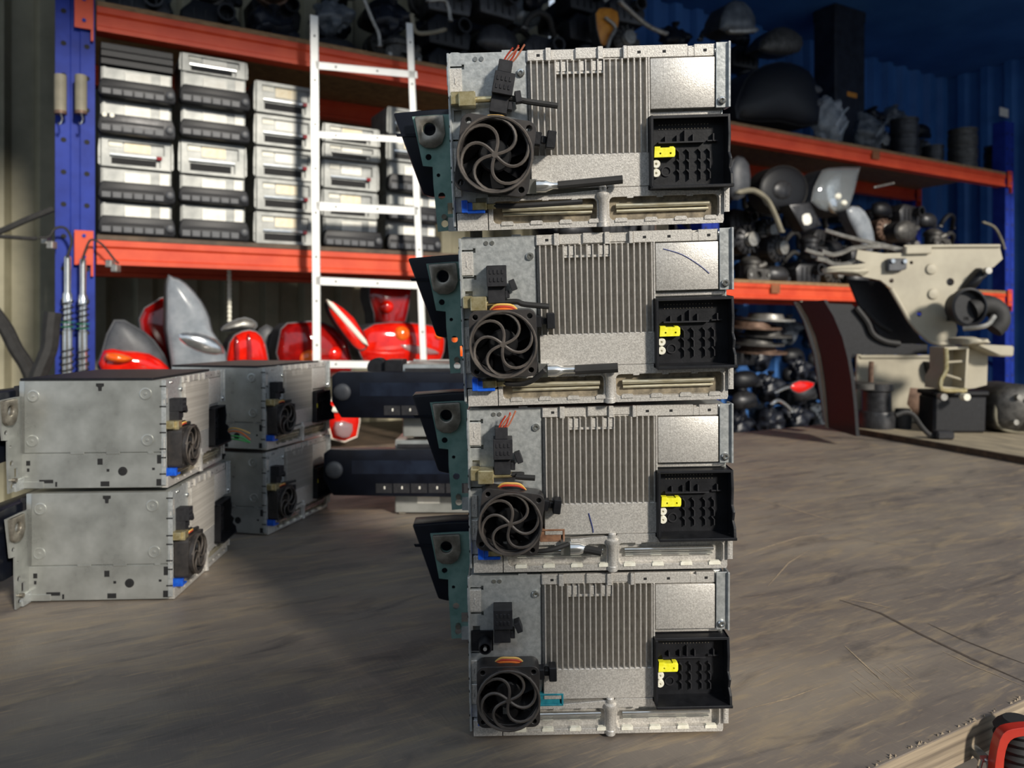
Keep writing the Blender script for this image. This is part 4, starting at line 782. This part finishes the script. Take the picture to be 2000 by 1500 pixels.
part('cable', None, lambda m: m.tube([Vector((p.x-hb.x, p.y-hb.y, max(.006, p.z-hb.z))) for p in hz], .006, 8), 'rubber', t); part('plug', None, lambda m: m.box(-.008, .034, -.02, .012, 0, .02), 'black_soft', t, bevel=.004)
# gearbox-like casting at the right edge
t = thing('cast_housing', 'oily cast metal housing with a green plug at the board end', 'engine part', (at(1976, 860, YP-.16).x, YP-.16, Zb)); t.scale = (.78, .78, .78)
part('casting', None, lambda m: m.dome(smoothpoly([(-.05, .01), (.09, 0), (.12, .05), (.11, .13), (.03, .16), (-.05, .14), (-.066, .07)], 3), 0, .05, 5, back=.12), 'alu_dark', t, noise=.004)
part('rim', None, lambda m: m.tube([(-.056, -.01, .1), (-.06, -.012, .05), (-.04, -.014, .015), (.02, -.016, .006), (.08, -.014, .012)], .007, 8), 'cream_dull', t)
part('green_plug', None, lambda m: m.cyl((.035, -.03, .04), (.035, -.056, .04), .016, 16), 'teal_pl', t)
for a, b in ((-.02, .04), (.02, .11), (.06, .12), (-.01, .12)): part('bolt', None, lambda m: m.cyl((a, -.02, b), (a, -.055, b), .009, 8), 'alu_part', t)

# ================================================================== heaps of used parts on the rack
rg = random.Random(23)
def sph(m, r, n=14, k=9, c=(0, 0, 0), sc_=(1, 1, 1)):
    m.lathe([(max(.001, r*math.sin(math.pi*i/k)), -r*math.cos(math.pi*i/k)) for i in range(k+1)], n, Matrix.Translation(c) @ Matrix.Diagonal((*sc_, 1)))
RX = Matrix.Rotation(R(90), 4, 'X')
def k_alternator(t, mt, v):
    Tm = Matrix.Translation((0, .06, .065)) @ RX
    part('housing', 'k_alt%d' % v, lambda m: m.lathe([(.04, -.06), (.06, -.05), (.062, -.02), (.056, -.018), (.056, .012), (.062, .016), (.062, .04), (.045, .055), (.02, .058)], 20, Tm), mt, t)
    part('vent_ribs', 'k_altv', lambda m: [m.box(-.003, .003, -.004, .004, .035, .06, Matrix.Translation((0, .005, .065)) @ Matrix.Rotation(i*math.pi/6, 4, 'Y')) for i in range(12)], mt, t, kind='stuff')
    part('pulley', 'k_altp', lambda m: m.lathe([(.012, .058), (.03, .058), (.03, .064), (.026, .066), (.026, .074), (.03, .076), (.03, .082), (.01, .084)], 18, Tm), 'alu_part', t)
    part('lug', 'k_altl', lambda m: m.box(.045, .085, .03, .055, .05, .08), mt, t, bevel=.004)
def k_headlamp(t, mt, v):
    Q = smoothpoly([(-.1, .02), (.06, .0), (.11, .04), (.1, .1), (.0, .14), (-.08, .1)], 3) if v == 0 else smoothpoly([(-.08, .0), (.08, .01), (.1, .12), (-.02, .15), (-.09, .08)], 3)
    zs = min(q[1] for q in Q); Q = [(a, b-zs) for a, b in Q]
    part('housing', 'k_hlh%d' % v, lambda m: m.prism(Q, .02, .13), 'black_pl', t, bevel=.006)
    part('reflector', 'k_hlr%d' % v, lambda m: (m.lathe([(.004, .03), (.03, .02), (.042, -.01), (.04, -.012), (.028, .016)], 18, Matrix.Translation((-.03, .02, .065)) @ Matrix.Rotation(R(-90), 4, 'X')), m.lathe([(.004, .03), (.022, .02), (.03, -.006), (.028, -.008), (.02, .014)], 16, Matrix.Translation((.045, .02, .06)) @ Matrix.Rotation(R(-90), 4, 'X'))), 'chrome', t)
    part('lens', 'k_hll%d' % v, lambda m: m.dome(Q, .018, .04, 5), mt, t, ang=60)
def k_airbox(t, mt, v):
    part('box', 'k_ab%d' % v, lambda m: m.prism([(-.1, 0), (.1, 0), (.11, .07), (.07, .13), (-.06, .14), (-.11, .09)], 0, .14), mt, t, bevel=.012, seg=2)
    for k in range(4): part('rib', 'k_abr', lambda m: m.box(-.003, .003, -.006, .002, .02, .1), mt, t, loc=(-.06+.04*k, 0, 0))
    part('spigot', 'k_abs', lambda m: m.lathe([(.03, -.02), (.03, .04), (.034, .042), (.034, .05), (.026, .05), (.025, .0)], 18, Matrix.Translation((.05, 0, .09)) @ RX), mt, t)
def k_pump(t, mt, v):
    part('body', 'k_pu%d' % v, lambda m: m.lathe([(.05, 0), (.055, .02), (.045, .03), (.045, .08), (.052, .085), (.052, .1), (.03, .12), (.012, .125)], 18), mt, t)
    part('flange', 'k_puf', lambda m: m.prism(rrect(-.07, .07, .0, .06, .015), -.062, -.05, [circ(0, .03, .018, 14)]), mt, t, bevel=.002)
    part('nozzle', 'k_pun', lambda m: m.tube([(0, 0, .07), (.05, -.01, .075), (.08, -.02, .09)], .016, 10), 'alu_dark', t)
    for sx in (-1, 1): part('bolt', 'k_pub%d' % sx, lambda m: m.cyl((sx*.056, -.06, .03), (sx*.056, -.07, .03), .008, 6), 'alu_part', t)
def k_mirror(t, mt, v):
    Q = smoothpoly([(-.1, .02), (-.02, 0), (.1, .02), (.11, .08), (.04, .12), (-.09, .1)], 3)
    zs = min(q[1] for q in Q); Q = [(a, b-zs) for a, b in Q]
    part('shell', 'k_mi', lambda m: m.dome(Q, .05, .06, 5, back=.06), mt, t, ang=60)
    part('glass', 'k_mig', lambda m: m.prism([(a*.9, b*.86+.008) for a, b in Q], .06, .064), 'chrome', t)
    part('foot', 'k_mif', lambda m: m.box(.07, .13, .03, .07, .01, .05), mt, t, bevel=.006)
def k_bag(t, mt, v):
    part('bag', 'k_bag%d' % v, lambda m: sph(m, .08, 28, 20, (0, .06, .075), (1.1, .8, .95)), mt, t, noise=.042, seed=v, ang=50, fit=(.175, .13, .15))
    part('knot', 'k_bagk', lambda m: m.lathe([(.01, 0), (.006, .014), (.022, .035), (.014, .04)], 9, Matrix.Translation((0, .06, .125))), mt, t)
def k_hose(t, mt, v):
    r_ = .018
    P = [(-.1, .05, r_), (-.09, .03, .07), (-.03, .02, .115), (.04, .03, .1), (.08, .06, .05), (.11, .08, r_)]
    part('tube', 'k_ho%d' % v, lambda m: m.tube(P, r_, 10), mt, t)
    for i, p in enumerate((P[0], P[-1])): part('clamp', 'k_hoc%d' % i, lambda m: m.lathe([(.021, 0), (.021, .012)], 14, Matrix.Translation((p[0], p[1], p[2]+.002))), 'alu_part', t)
def k_disc(t, mt, v):
    part('disc', 'k_di', lambda m: m.lathe([(.035, 0), (.13, 0), (.13, .008), (.085, .008), (.075, .03), (.034, .03), (.034, .028)], 32), mt, t)
    part('hub', 'k_dih', lambda m: m.lathe([(.034, .0302), (.03, .034), (.012, .034)], 18), 'alu_dark', t)
KIND = dict(alternator=(k_alternator, 'alternator', .132, .175), headlamp=(k_headlamp, 'headlamp', .165, .235), airbox=(k_airbox, 'air box', .148, .235), pump=(k_pump, 'coolant pump', .13, .2), mirror=(k_mirror, 'wing mirror', .135, .27), bag=(k_bag, 'part', .168, .19), hose=(k_hose, 'hose', .145, .27))
CN = dict(oily='oily black', alu_dark='dull grey', alu_part='silvery', rusty='rusty brown', black_pl='black', rubber='dark rubber', bag='clear bagged', bag_black='black bagged', lens_clear='clear', amber='amber')
CNT = {}
def item(kind, e, off, z, yaw, s_, mat, place, grp):
    fn, nm, h, w_ = KIND[kind]; v = rg.randrange(2)
    lab = '%s %s %s' % (CN[mat], nm, place)
    t = thing(kind if kind != 'bag' else 'wrapped_part', lab, nm if kind != 'bag' else 'wrapped part', rk(e, off, z), (0, 0, RA+yaw), grp); t.scale = (s_, s_, s_)
    fn(t, mat, v); return t
MT = dict(alternator=('oily', 'alu_dark', 'oily', 'alu_dark', 'rusty'), headlamp=('lens_clear', 'black_pl', 'oily'), airbox=('black_pl', 'black_pl', 'oily'), pump=('oily', 'oily', 'alu_dark'), mirror=('black_pl', 'oily'), bag=('bag_black', 'bag_black', 'bag_dirty'), hose=('rubber', 'black_pl'))
M('bag_dirty', (70, 76, 84), (110, 116, 122), 20, .3, 0, .3, 30, alpha=.8); CN['bag_dirty'] = 'grey bagged'
LV = ('on the board', 'second layer', 'third layer', 'fourth layer', 'fifth layer', 'sixth layer')
def heap(e0, e1, z, hfun, kinds, place, marks, grp, offs=(-.13, -.36), smin=.8, smax=1.2, step=.2):
    for row, o in enumerate(offs):
        e = e0+step*.5+row*.05
        while e < e1-step*.45:
            zz = z; top = z+hfun(e)+row*.05; lvl = 0
            mk = marks[min(len(marks)-1, int((e-e0)/(e1-e0)*len(marks)))]
            while zz < top-.05:
                k = rg.choice(kinds); s_ = min(rg.uniform(smin, smax), (step-.012)/KIND[k][3]); h = KIND[k][2]*s_
                if zz+h > top+.06: s_ *= max(.55, (top+.05-zz)/h); h = KIND[k][2]*s_
                fb_ = ('front' if o > -.2 else 'back')
                item(k, e, o, zz+.001, rg.uniform(-.1, .1), s_, rg.choice(MT[k]), '%s, %s of %s, %s' % (LV[min(lvl, 5)], fb_, place, mk), grp+' '+fb_)
                zz += h+.001; lvl += 1
            e += step
dark = ['alternator', 'alternator', 'pump', 'airbox', 'airbox', 'mirror', 'headlamp', 'hose', 'bag', 'bag']
RB = ('by middle post', 'halfway along', 'near blue wall')
heap(.06, 2.24, Z_UP+SH, lambda e: .14+.2*e, dark, 'left upper shelf', ('by the blue post', 'by white trestle', 'behind radio stack'), 'upper left heap')
def hr(e):
    x = (e-2.29)/2.29
    return .62-.1*x if x < .3 else (.56-.8*(x-.3) if x < .7 else .2)
heap(2.36, 2.98, ZR[0]+SH, hr, dark, 'right upper shelf', RB[:1], 'upper right heap', offs=(-.34,))
heap(3.86, 4.5, ZR[0]+SH, lambda e: .38, dark, 'right upper shelf', RB[2:], 'upper right heap', offs=(-.36,))
heap(2.36, 4.5, ZR[1]+SH, lambda e: .26 if e < 3.55 else .46, ['alternator', 'pump', 'mirror', 'hose', 'airbox'], 'right middle shelf', RB, 'middle right heap', offs=(-.13,))
heap(2.36, 4.5, ZR[1]+SH, lambda e: .45, ['alternator', 'pump', 'mirror', 'headlamp', 'hose', 'airbox'], 'right middle shelf', RB, 'middle right heap', offs=(-.36,))
heap(2.36, 4.5, ZR[2]+SH, lambda e: .34, ['bag', 'bag', 'bag', 'pump', 'mirror'], 'right lower shelf', RB, 'lower right heap', offs=(-.13,))
heap(2.36, 4.5, ZR[2]+SH, lambda e: .6, ['bag', 'bag', 'airbox', 'mirror'], 'right lower shelf', RB, 'lower right heap', offs=(-.36,))
heap(1.8, 2.24, Z_LOW+SH, lambda e: .36, ['bag', 'mirror', 'airbox'], 'left lower shelf', ('right of the lamps',), 'lower middle heap')
heap(1.62, 2.24, Z_MID+SH, lambda e: .4, ['bag', 'mirror', 'airbox'], 'left middle shelf', ('behind the radio stack',), 'middle left heap')

# ------------------------------------------------------------------ larger single items in the right bay
def sit(x, y, off): e, z = rkpx(x, y, off); return rk(e, off, z)
G1 = 'single parts on the right upper shelf'
lamp('big black curved lamp housing on the right upper shelf beside the radio stack', [(1440, 232), (1446, 180), (1470, 140), (1520, 122), (1560, 130), (1590, 160), (1596, 244), (1520, 236)], -.03, .06, .13, 'black_pl', 'oily', 'headlamp', G1, [('slot', [(1548, 165), (1590, 172), (1592, 184), (1550, 178)], 'lamp_back', .004, .03), ('slot', [(1548, 190), (1592, 198), (1594, 210), (1550, 204)], 'lamp_back', .004, .03)], name='headlamp')
lamp('grey lamp with metal trim standing at the radio stack top', [(1404, 60), (1420, 12), (1450, 8), (1472, 40), (1468, 66), (1440, 70)], -.05, .04, .1, 'bag_dirty', 'oily', 'headlamp', G1, [('trim', [(1420, 58), (1470, 56), (1470, 66), (1422, 68)], 'alu_part', .008, .02)], name='headlamp')
lamp('crumpled dark reflector above the black lamp housing', [(1480, 100), (1500, 68), (1530, 56), (1564, 76), (1560, 104), (1520, 110)], -.16, .04, .08, 'alu_dark', 'oily', 'headlamp', G1, name='headlamp')
def crate(nm, label, cat, x0, x1, y0, y1, off, dep, mat, z0=None, grp=None, strip=None):
    e0, zt = rkpx(x0, y0, off); e1, zb = rkpx(x1, y1, off); zb = z0 if z0 is not None else zb
    t = thing(nm, label, cat, rk((e0+e1)/2, off, zb), (0, 0, RA), grp); wd = (e1-e0)/2
    part('body', None, lambda m: m.box(-wd, wd, 0, dep, 0, zt-zb), mat, t, bevel=.006)
    part('lid', None, lambda m: m.box(-wd-.003, wd+.003, -.003, dep+.003, (zt-zb)*.93, zt-zb+.002), mat, t, bevel=.004)
    if strip: part('sticker', None, lambda m: m.box(*strip[0], -.0025, .001, *strip[1]), strip[2], t)
    return t
tc_ = crate('tall_box', 'tall dark box with a small yellow sticker on the upper shelf', 'box', 1632, 1690, 6, 255, -.3, .14, 'bag_black', z0=ZR[0]+SH, grp=G1, strip=((-.03, .05), (.36, .385), 'amber'))
def blob(label, x, y, off, sx, sz, mat, grp, seed, z0):
    p = sit(x, y, off); e = rkpx(x, y, off)[0]
    t = thing('wrapped_part', label, 'wrapped part', rk(e, off, z0), (0, 0, RA), grp)
    part('bag', None, lambda m: sph(m, 1, 32, 22, (0, .07, sz), (sx, .08, sz)), mat, t, noise=.035, seed=seed, ang=60, fit=(sx*2, .15, sz*2))
    part('fold', None, lambda m: m.tube([(-sx*.5, 0, sz*.6), (-sx*.1, -.012, sz*1.1), (sx*.4, 0, sz*1.4)], .006, 6), mat, t)
    part('fold', None, lambda m: m.tube([(-sx*.2, 0, sz*.3), (sx*.2, -.012, sz*.8), (sx*.5, .01, sz*.9)], .005, 6), mat, t)
blob('clear plastic bag wrapped round a part before the tall box', 1645, 258, -.02, .105, .125, 'bag', G1, 3, ZR[0]+SH)
blob('grey plastic bag slumped beside the tall box', 1722, 270, -.03, .1, .11, 'bag_dirty', G1, 5, ZR[0]+SH)
tag(obj('paper_tag', MB().box(-.05, .05, -.001, .001, 0, .055).mesh('paper_tag'), 'label', loc=sit(1961, 228, -.3), rot=(0, 0, RA)), 'plain white paper tag hanging near the blue-wall post', 'tag')
def rings(x, ys, off, r_, h, mat, who):
    e, _ = rkpx(x, ys, off); z = ZR[0]+SH
    for k in range(who[0]):
        t = thing('brake_drum', '%s brake drum, %s, on the right upper shelf' % (who[1], ('resting on the board', 'second of its stack', 'third of its stack', 'fourth of its stack')[k]), 'brake drum', rk(e, off, z+.0005), (0, 0, RA+.4*k), 'brake drums on the right upper shelf')
        part('rim', 'drum%g%g' % (r_, h), lambda m: m.lathe([(r_*.75, .004), (r_, 0), (r_, h*.5), (r_*.95, h*.55), (r_*.95, h*.8), (r_, h*.85), (r_, h), (r_*.8, h), (r_*.78, h*.3)], 26), mat, t)
        part('hub', 'drumh%g%g' % (r_, h), lambda m: m.lathe([(r_*.3, .002), (r_*.78, .006), (r_*.78, .014), (r_*.3, .012)], 18), 'oily', t)
        z += h+.001
rings(1766, 300, -.1, .07, .07, 'oily', (3, 'oily narrow')); rings(1880, 320, -.1, .075, .075, 'alu_dark', (3, 'dull grey wide')); rings(1944, 330, -.12, .06, .06, 'oily', (3, 'oily small')); rings(1822, 310, -.12, .055, .055, 'oily', (2, 'short black'))
G2 = 'single parts on the right middle shelf'
lamp('square headlamp with clear yellowed lens on the right middle shelf', [(1584, 400), (1600, 350), (1616, 336), (1672, 334), (1676, 342), (1652, 424), (1620, 420)], -.02, .035, .1, 'lens_clear', 'lamp_back', 'headlamp', G2, [('chrome_edge', [(1604, 372), (1618, 346), (1636, 342), (1620, 366), (1618, 400), (1628, 418), (1614, 408)], 'chrome', .01, .02), ('bulb', circ(1626, 385, 7, 8), 'ivory', .012, .026), ('bulb', circ(1638, 398, 6, 8), 'ivory', .012, .026)], name='headlamp')
lamp('narrow clear lens leaning above the cream wing panel', [(1652, 412), (1676, 406), (1696, 430), (1708, 484), (1690, 490), (1668, 450)], .06, .025, .05, 'bag', 'lamp_back', 'headlamp', G2, name='headlamp')
lamp('grey oval motor end in the middle of the parts heap', circ(1768, 452, 21, 10), .04, .03, .06, 'alu_dark', 'oily', 'motor', G2, name='blower_motor')
lamp('round black fan shroud beside the square headlamp', circ(1530, 370, 46, 14), -.05, .02, .08, 'black_pl', 'rubber', 'fan shroud', G2, [('hub', circ(1522, 372, 20, 10), 'oily', .02, .012)], name='fan_shroud')
lamp('dark grey lamp back under the rounded shroud', [(1424, 330), (1440, 306), (1460, 320), (1462, 370), (1440, 390), (1426, 380)], -.02, .03, .08, 'lamp_back', 'oily', 'headlamp', G2, name='headlamp')
lamp('dark boxy control unit with a white sticker', [(1540, 400), (1580, 396), (1604, 440), (1570, 452)], .05, .012, .06, 'oily', 'black_pl', 'control unit', G2, [('sticker', [(1562, 422), (1576, 418), (1580, 436), (1566, 440)], 'label', .001, .014)], smooth=1, name='control_unit')
def rod(nm, label, cat, pts, off, r_, mat, grp=None):
    P = [sit(x, y, off) for x, y in pts]; o = P[0].copy()
    t = thing(nm, label, cat, tuple(o), (0, 0, 0), grp)
    part('tube', None, lambda m: m.tube([p-o for p in P], r_, 8), mat, t)
    for i_ in (0, -1): part('end_cap', None, lambda m: m.cyl(P[i_]-o-Vector((0, 0, r_*.4)), P[i_]-o+Vector((0, 0, r_*.4)), r_*1.25, 10), mat, t)
rod('trim_strip', 'cream curved trim strip across the middle shelf heap', 'trim strip', [(1441, 376), (1470, 372), (1496, 388), (1512, 416), (1526, 452)], .0, .012, 'cream_dull', G2)
rod('metal_bar', 'short straight silver bar under the right upper beam', 'metal bar', [(1708, 366), (1744, 358)], -.05, .006, 'alu_part', G2)
rod('wiper_hose', 'thin white hose bowed at the blue-wall post', 'hose', [(1920, 434), (1942, 444), (1956, 468), (1962, 486)], .02, .007, 'cream_dull', G2)
rod('metal_pipe', 'bent silver pipe on the left upper shelf by the white trestle', 'pipe', [(712, 0), (728, 40), (740, 66), (742, 90)], .01, .006, 'alu_part', 'bent pipes on the left upper shelf')
rod('metal_pipe', 'cream bent pipe hooked round on the left upper shelf', 'pipe', [(804, 30), (812, 62), (840, 64), (868, 58)], .01, .007, 'cream_dull', 'bent pipes on the left upper shelf')
rod('metal_pipe', 'silver elbow pipe above the cream hooked one', 'pipe', [(836, 2), (866, 0), (876, 14), (880, 40)], .01, .007, 'alu_part', 'bent pipes on the left upper shelf')
rod('metal_pipe', 'straight silver pipe sloping behind the radio stack top', 'pipe', [(1212, 4), (1240, 30), (1268, 52), (1300, 66)], .01, .01, 'alu_part', 'bent pipes on the left upper shelf')
rod('metal_pipe', 'dull pipe bent beside the amber duct', 'pipe', [(1184, 36), (1202, 54), (1190, 80), (1180, 130), (1179, 193)], .001, .007, 'alu_part', 'bent pipes on the left upper shelf')
lamp('amber plastic duct on the left upper shelf behind the radio stack', [(1162, 32), (1180, 20), (1206, 28), (1206, 60), (1186, 92), (1172, 90)], -.02, .01, .05, 'amber', 'oily', 'air duct', None, name='air_duct')
G3 = 'brake discs on the right lower shelf'
e_, _ = rkpx(1500, 690, -.08)
for k, (dx, dz, tx, ty) in enumerate(((0, 0, 3, 2), (-.02, .037, 3, 2), (.03, .074, 3, 2), (-.04, .111, 3, 2), (.05, .148, 3, 2))):
    t = thing('brake_disc', 'worn brake disc on the right lower shelf, %s of its pile' % ('bottom', 'second', 'middle', 'second from the top', 'top')[k], 'brake disc', rk(e_+dx, -.14, ZR[2]+SH+.41+dz), (R(tx), R(ty), 0), G3); k_disc(t, ('rusty', 'alu_dark', 'alu_dark', 'rusty', 'alu_part')[k], 0)
lamp('red scrap of lamp lens among black bags', [(1542, 756), (1560, 744), (1590, 748), (1580, 760), (1558, 768)], .03, .012, .02, 'lens_red', 'lamp_back', 'lens scrap', None, name='lens_scrap')
rod('trim_strip', 'bright curved trim among the black bags', 'trim strip', [(1508, 788), (1520, 782), (1536, 792), (1546, 804)], .03, .008, 'chrome', None)
rod('trim_strip', 'small bright straight trim beside the red lens scrap', 'trim strip', [(1516, 766), (1528, 760), (1540, 756)], .03, .007, 'chrome', None)

# ------------------------------------------------------------------ shock absorbers and leads at the blue post
for k, (x, y0, y1) in enumerate(((132, 503, 730), (162, 508, 730))):
    off = .035; e, zt = rkpx(x, y0, off); _, zb = rkpx(x, y1+130, off)
    t = thing('shock_absorber', ('silver shock absorber tied to the blue post, on its outer side', 'silver shock absorber tied to the blue post, beside the orange bracket')[k], 'shock absorber', rk(e, off, zb), (0, 0, RA), 'shock absorbers at the blue post')
    H = zt-zb
    part('body', None, lambda m: m.lathe([(.0115, 0), (.0115, H*.60), (.0095, H*.605), (.0095, H*.74), (.0115, H*.745), (.0115, H*.80), (.0085, H*.81), (.0085, H), (.006, H+.004)], 18), 'chrome', t)
    part('spring', None, lambda m: m.tube([(.0135*math.cos(i*.7), .0135*math.sin(i*.7), .25*H+.0019*i) for i in range(66)], .0025, 6, 1), 'oily', t)
    part('upper_spring', None, lambda m: m.tube([(.013*math.cos(i*.7), .013*math.sin(i*.7), .60*H+.0017*i) for i in range(50)], .0022, 6, 1), 'oily', t)
    part('zip_tie', None, lambda m: [m.tube([(.0155*math.cos(i*.4), .0155*math.sin(i*.4), .62*H+dz) for i in range(17)], .0015, 6, 1) for dz in (0, .012)], 'green_tie', t)
for k, x in enumerate((118, 158)):
    off = .03; e, zt = rkpx(x, 146, off); _, zb = rkpx(x, 220, off)
    t = thing('steel_sleeve', ('matt grey steel sleeve high on the blue post, outer side', 'matt grey steel sleeve high on the blue post, inner side')[k], 'steel sleeve', rk(e, off, zb), (0, 0, RA), 'steel sleeves on the blue post')
    part('sleeve', 'sleeve', lambda m: m.lathe([(.013, 0), (.0145, .002), (.0145, zt-zb-.002), (.013, zt-zb)], 18), 'cream_dull', t)
    part('end_ring', 'sl_ring', lambda m: m.lathe([(.015, -.004), (.015, .004)], 18), 'rusty', t); part('wire_loop', 'sl_loop', lambda m: m.tube([(0, -.012, -.004), (.004, -.02, -.02), (0, -.02, -.034), (-.004, -.012, -.03)], .002, 6), 'chrome', t)
def cable(label, pts, off, r_, mat, ends=0, nm='cable'):
    P = [sit(x, y, off) for x, y in pts]; o = P[0].copy(); t = thing(nm, label, 'cable' if nm == 'cable' else 'hose', tuple(o))
    part('lead', None, lambda m: m.tube([p-o for p in P], r_, 8), mat, t)
    if ends:
        for i in range(ends): q = P[-1]-o; part('connector', None, lambda m: m.box(q.x-.008+.014*i, q.x+.008+.014*i, -.012, .012, q.z-.014-.012*i, q.z+.006-.012*i), 'alu_part', t, bevel=.002)
cable('black lead with small connectors hanging off the blue post', [(160, 512), (170, 480), (180, 468), (200, 478), (222, 505), (232, 515)], .05, .0028, 'rubber', 2)
cable('black lead looping round the outer side of the blue post', [(132, 500), (140, 470), (128, 446), (108, 446), (96, 462), (76, 464)], .05, .0035, 'rubber', 2)
cable('thick black cable running along the pale wall', [(-60, 470), (0, 452), (50, 430), (104, 408)], .02, .008, 'rubber')
cable('second black cable drooping below it along the pale wall', [(-60, 462), (0, 462), (60, 466), (72, 464)], .07, .005, 'rubber')
cable('fat black hose curving down beside the shock absorbers', [(-20, 600), (10, 640), (30, 680), (52, 715), (70, 760)], .05, .017, 'rubber', 0, 'hose')
cable('fat black hose rising towards the blue post', [(66, 760), (80, 720), (96, 680), (100, 640), (104, 610)], .11, .02, 'rubber', 0, 'hose')
e, z1 = rkpx(448, 532, -.2); _, z0 = rkpx(448, 632, -.2)
t = thing('bead_chain', 'pale bead chain hanging under the middle shelf', 'chain', rk(e, -.2, z0), (0, 0, RA))
part('cord', None, lambda m: m.cyl((0, 0, 0), (0, 0, Z_MID-z0), .003, 8), 'ivory', t)
for k in range(12): part('bead', 'bead', lambda m: sph(m, .007, 10, 8, (0, 0, 0), (1, 1, 1.5)), 'ivory', t, loc=(0, 0, .008+k*.0145))

# ------------------------------------------------------------------ red tool below the table edge
c_ = at(1982, 1466, .535)
t = thing('trolley_jack', 'red tool frame with a black ribbed grip below the table edge', 'jack', (c_.x, c_.y, 0))
K_ = .8; Q = [(a*K_, b*K_) for a, b in smoothpoly([(-.02, -.03), (-.016, .012), (.0, .022), (.03, .02), (.042, -.004), (.03, -.03), (.0, -.04)], 4)]
I_ = [(a*K_, b*K_) for a, b in smoothpoly([(-.012, -.018), (-.009, .008), (.004, .015), (.026, .013), (.034, -.006), (.024, -.023), (.002, -.027)], 4)]
part('frame', None, lambda m: m.prism([(a, b+c_.z) for a, b in Q], -.004, .004, [[(a, b+c_.z) for a, b in I_]]), 'red_pl', t, bevel=.002)
part('grip', None, lambda m: m.lathe([(.016, -.02)]+[(.0165 if i % 2 else .0145, -.018+.003*i) for i in range(13)]+[(.01, .022)], 20, Matrix.Translation((.009, .010, c_.z-.004)) @ Matrix.Scale(.95, 4)), 'rubber', t)
part('arm', None, lambda m: m.tube([(-.006, .0, c_.z-.02), (-.016, 0, c_.z-.035), (-.02, .0, c_.z-.1), (0, 0, .3), (0, 0, .05)], .008, 10), 'red_pl', t)
part('foot', None, lambda m: m.box(-.12, .12, -.1, .1, 0, .05), 'red_pl', t, bevel=.01)
c_ = at(1922, 1478, .54)
t = thing('spring_clamp', 'small silver clamp under the table edge beside the red tool', 'clamp', (c_.x, c_.y, c_.z-.01))
part('jaw', None, lambda m: (m.tube([(-.002, 0, .008), (-.0035, 0, 0), (0, 0, -.006), (.0035, 0, 0), (.002, 0, .008)], .0016, 8), m.box(-.003, .003, .0, .02, .006, .011)), 'chrome', t)
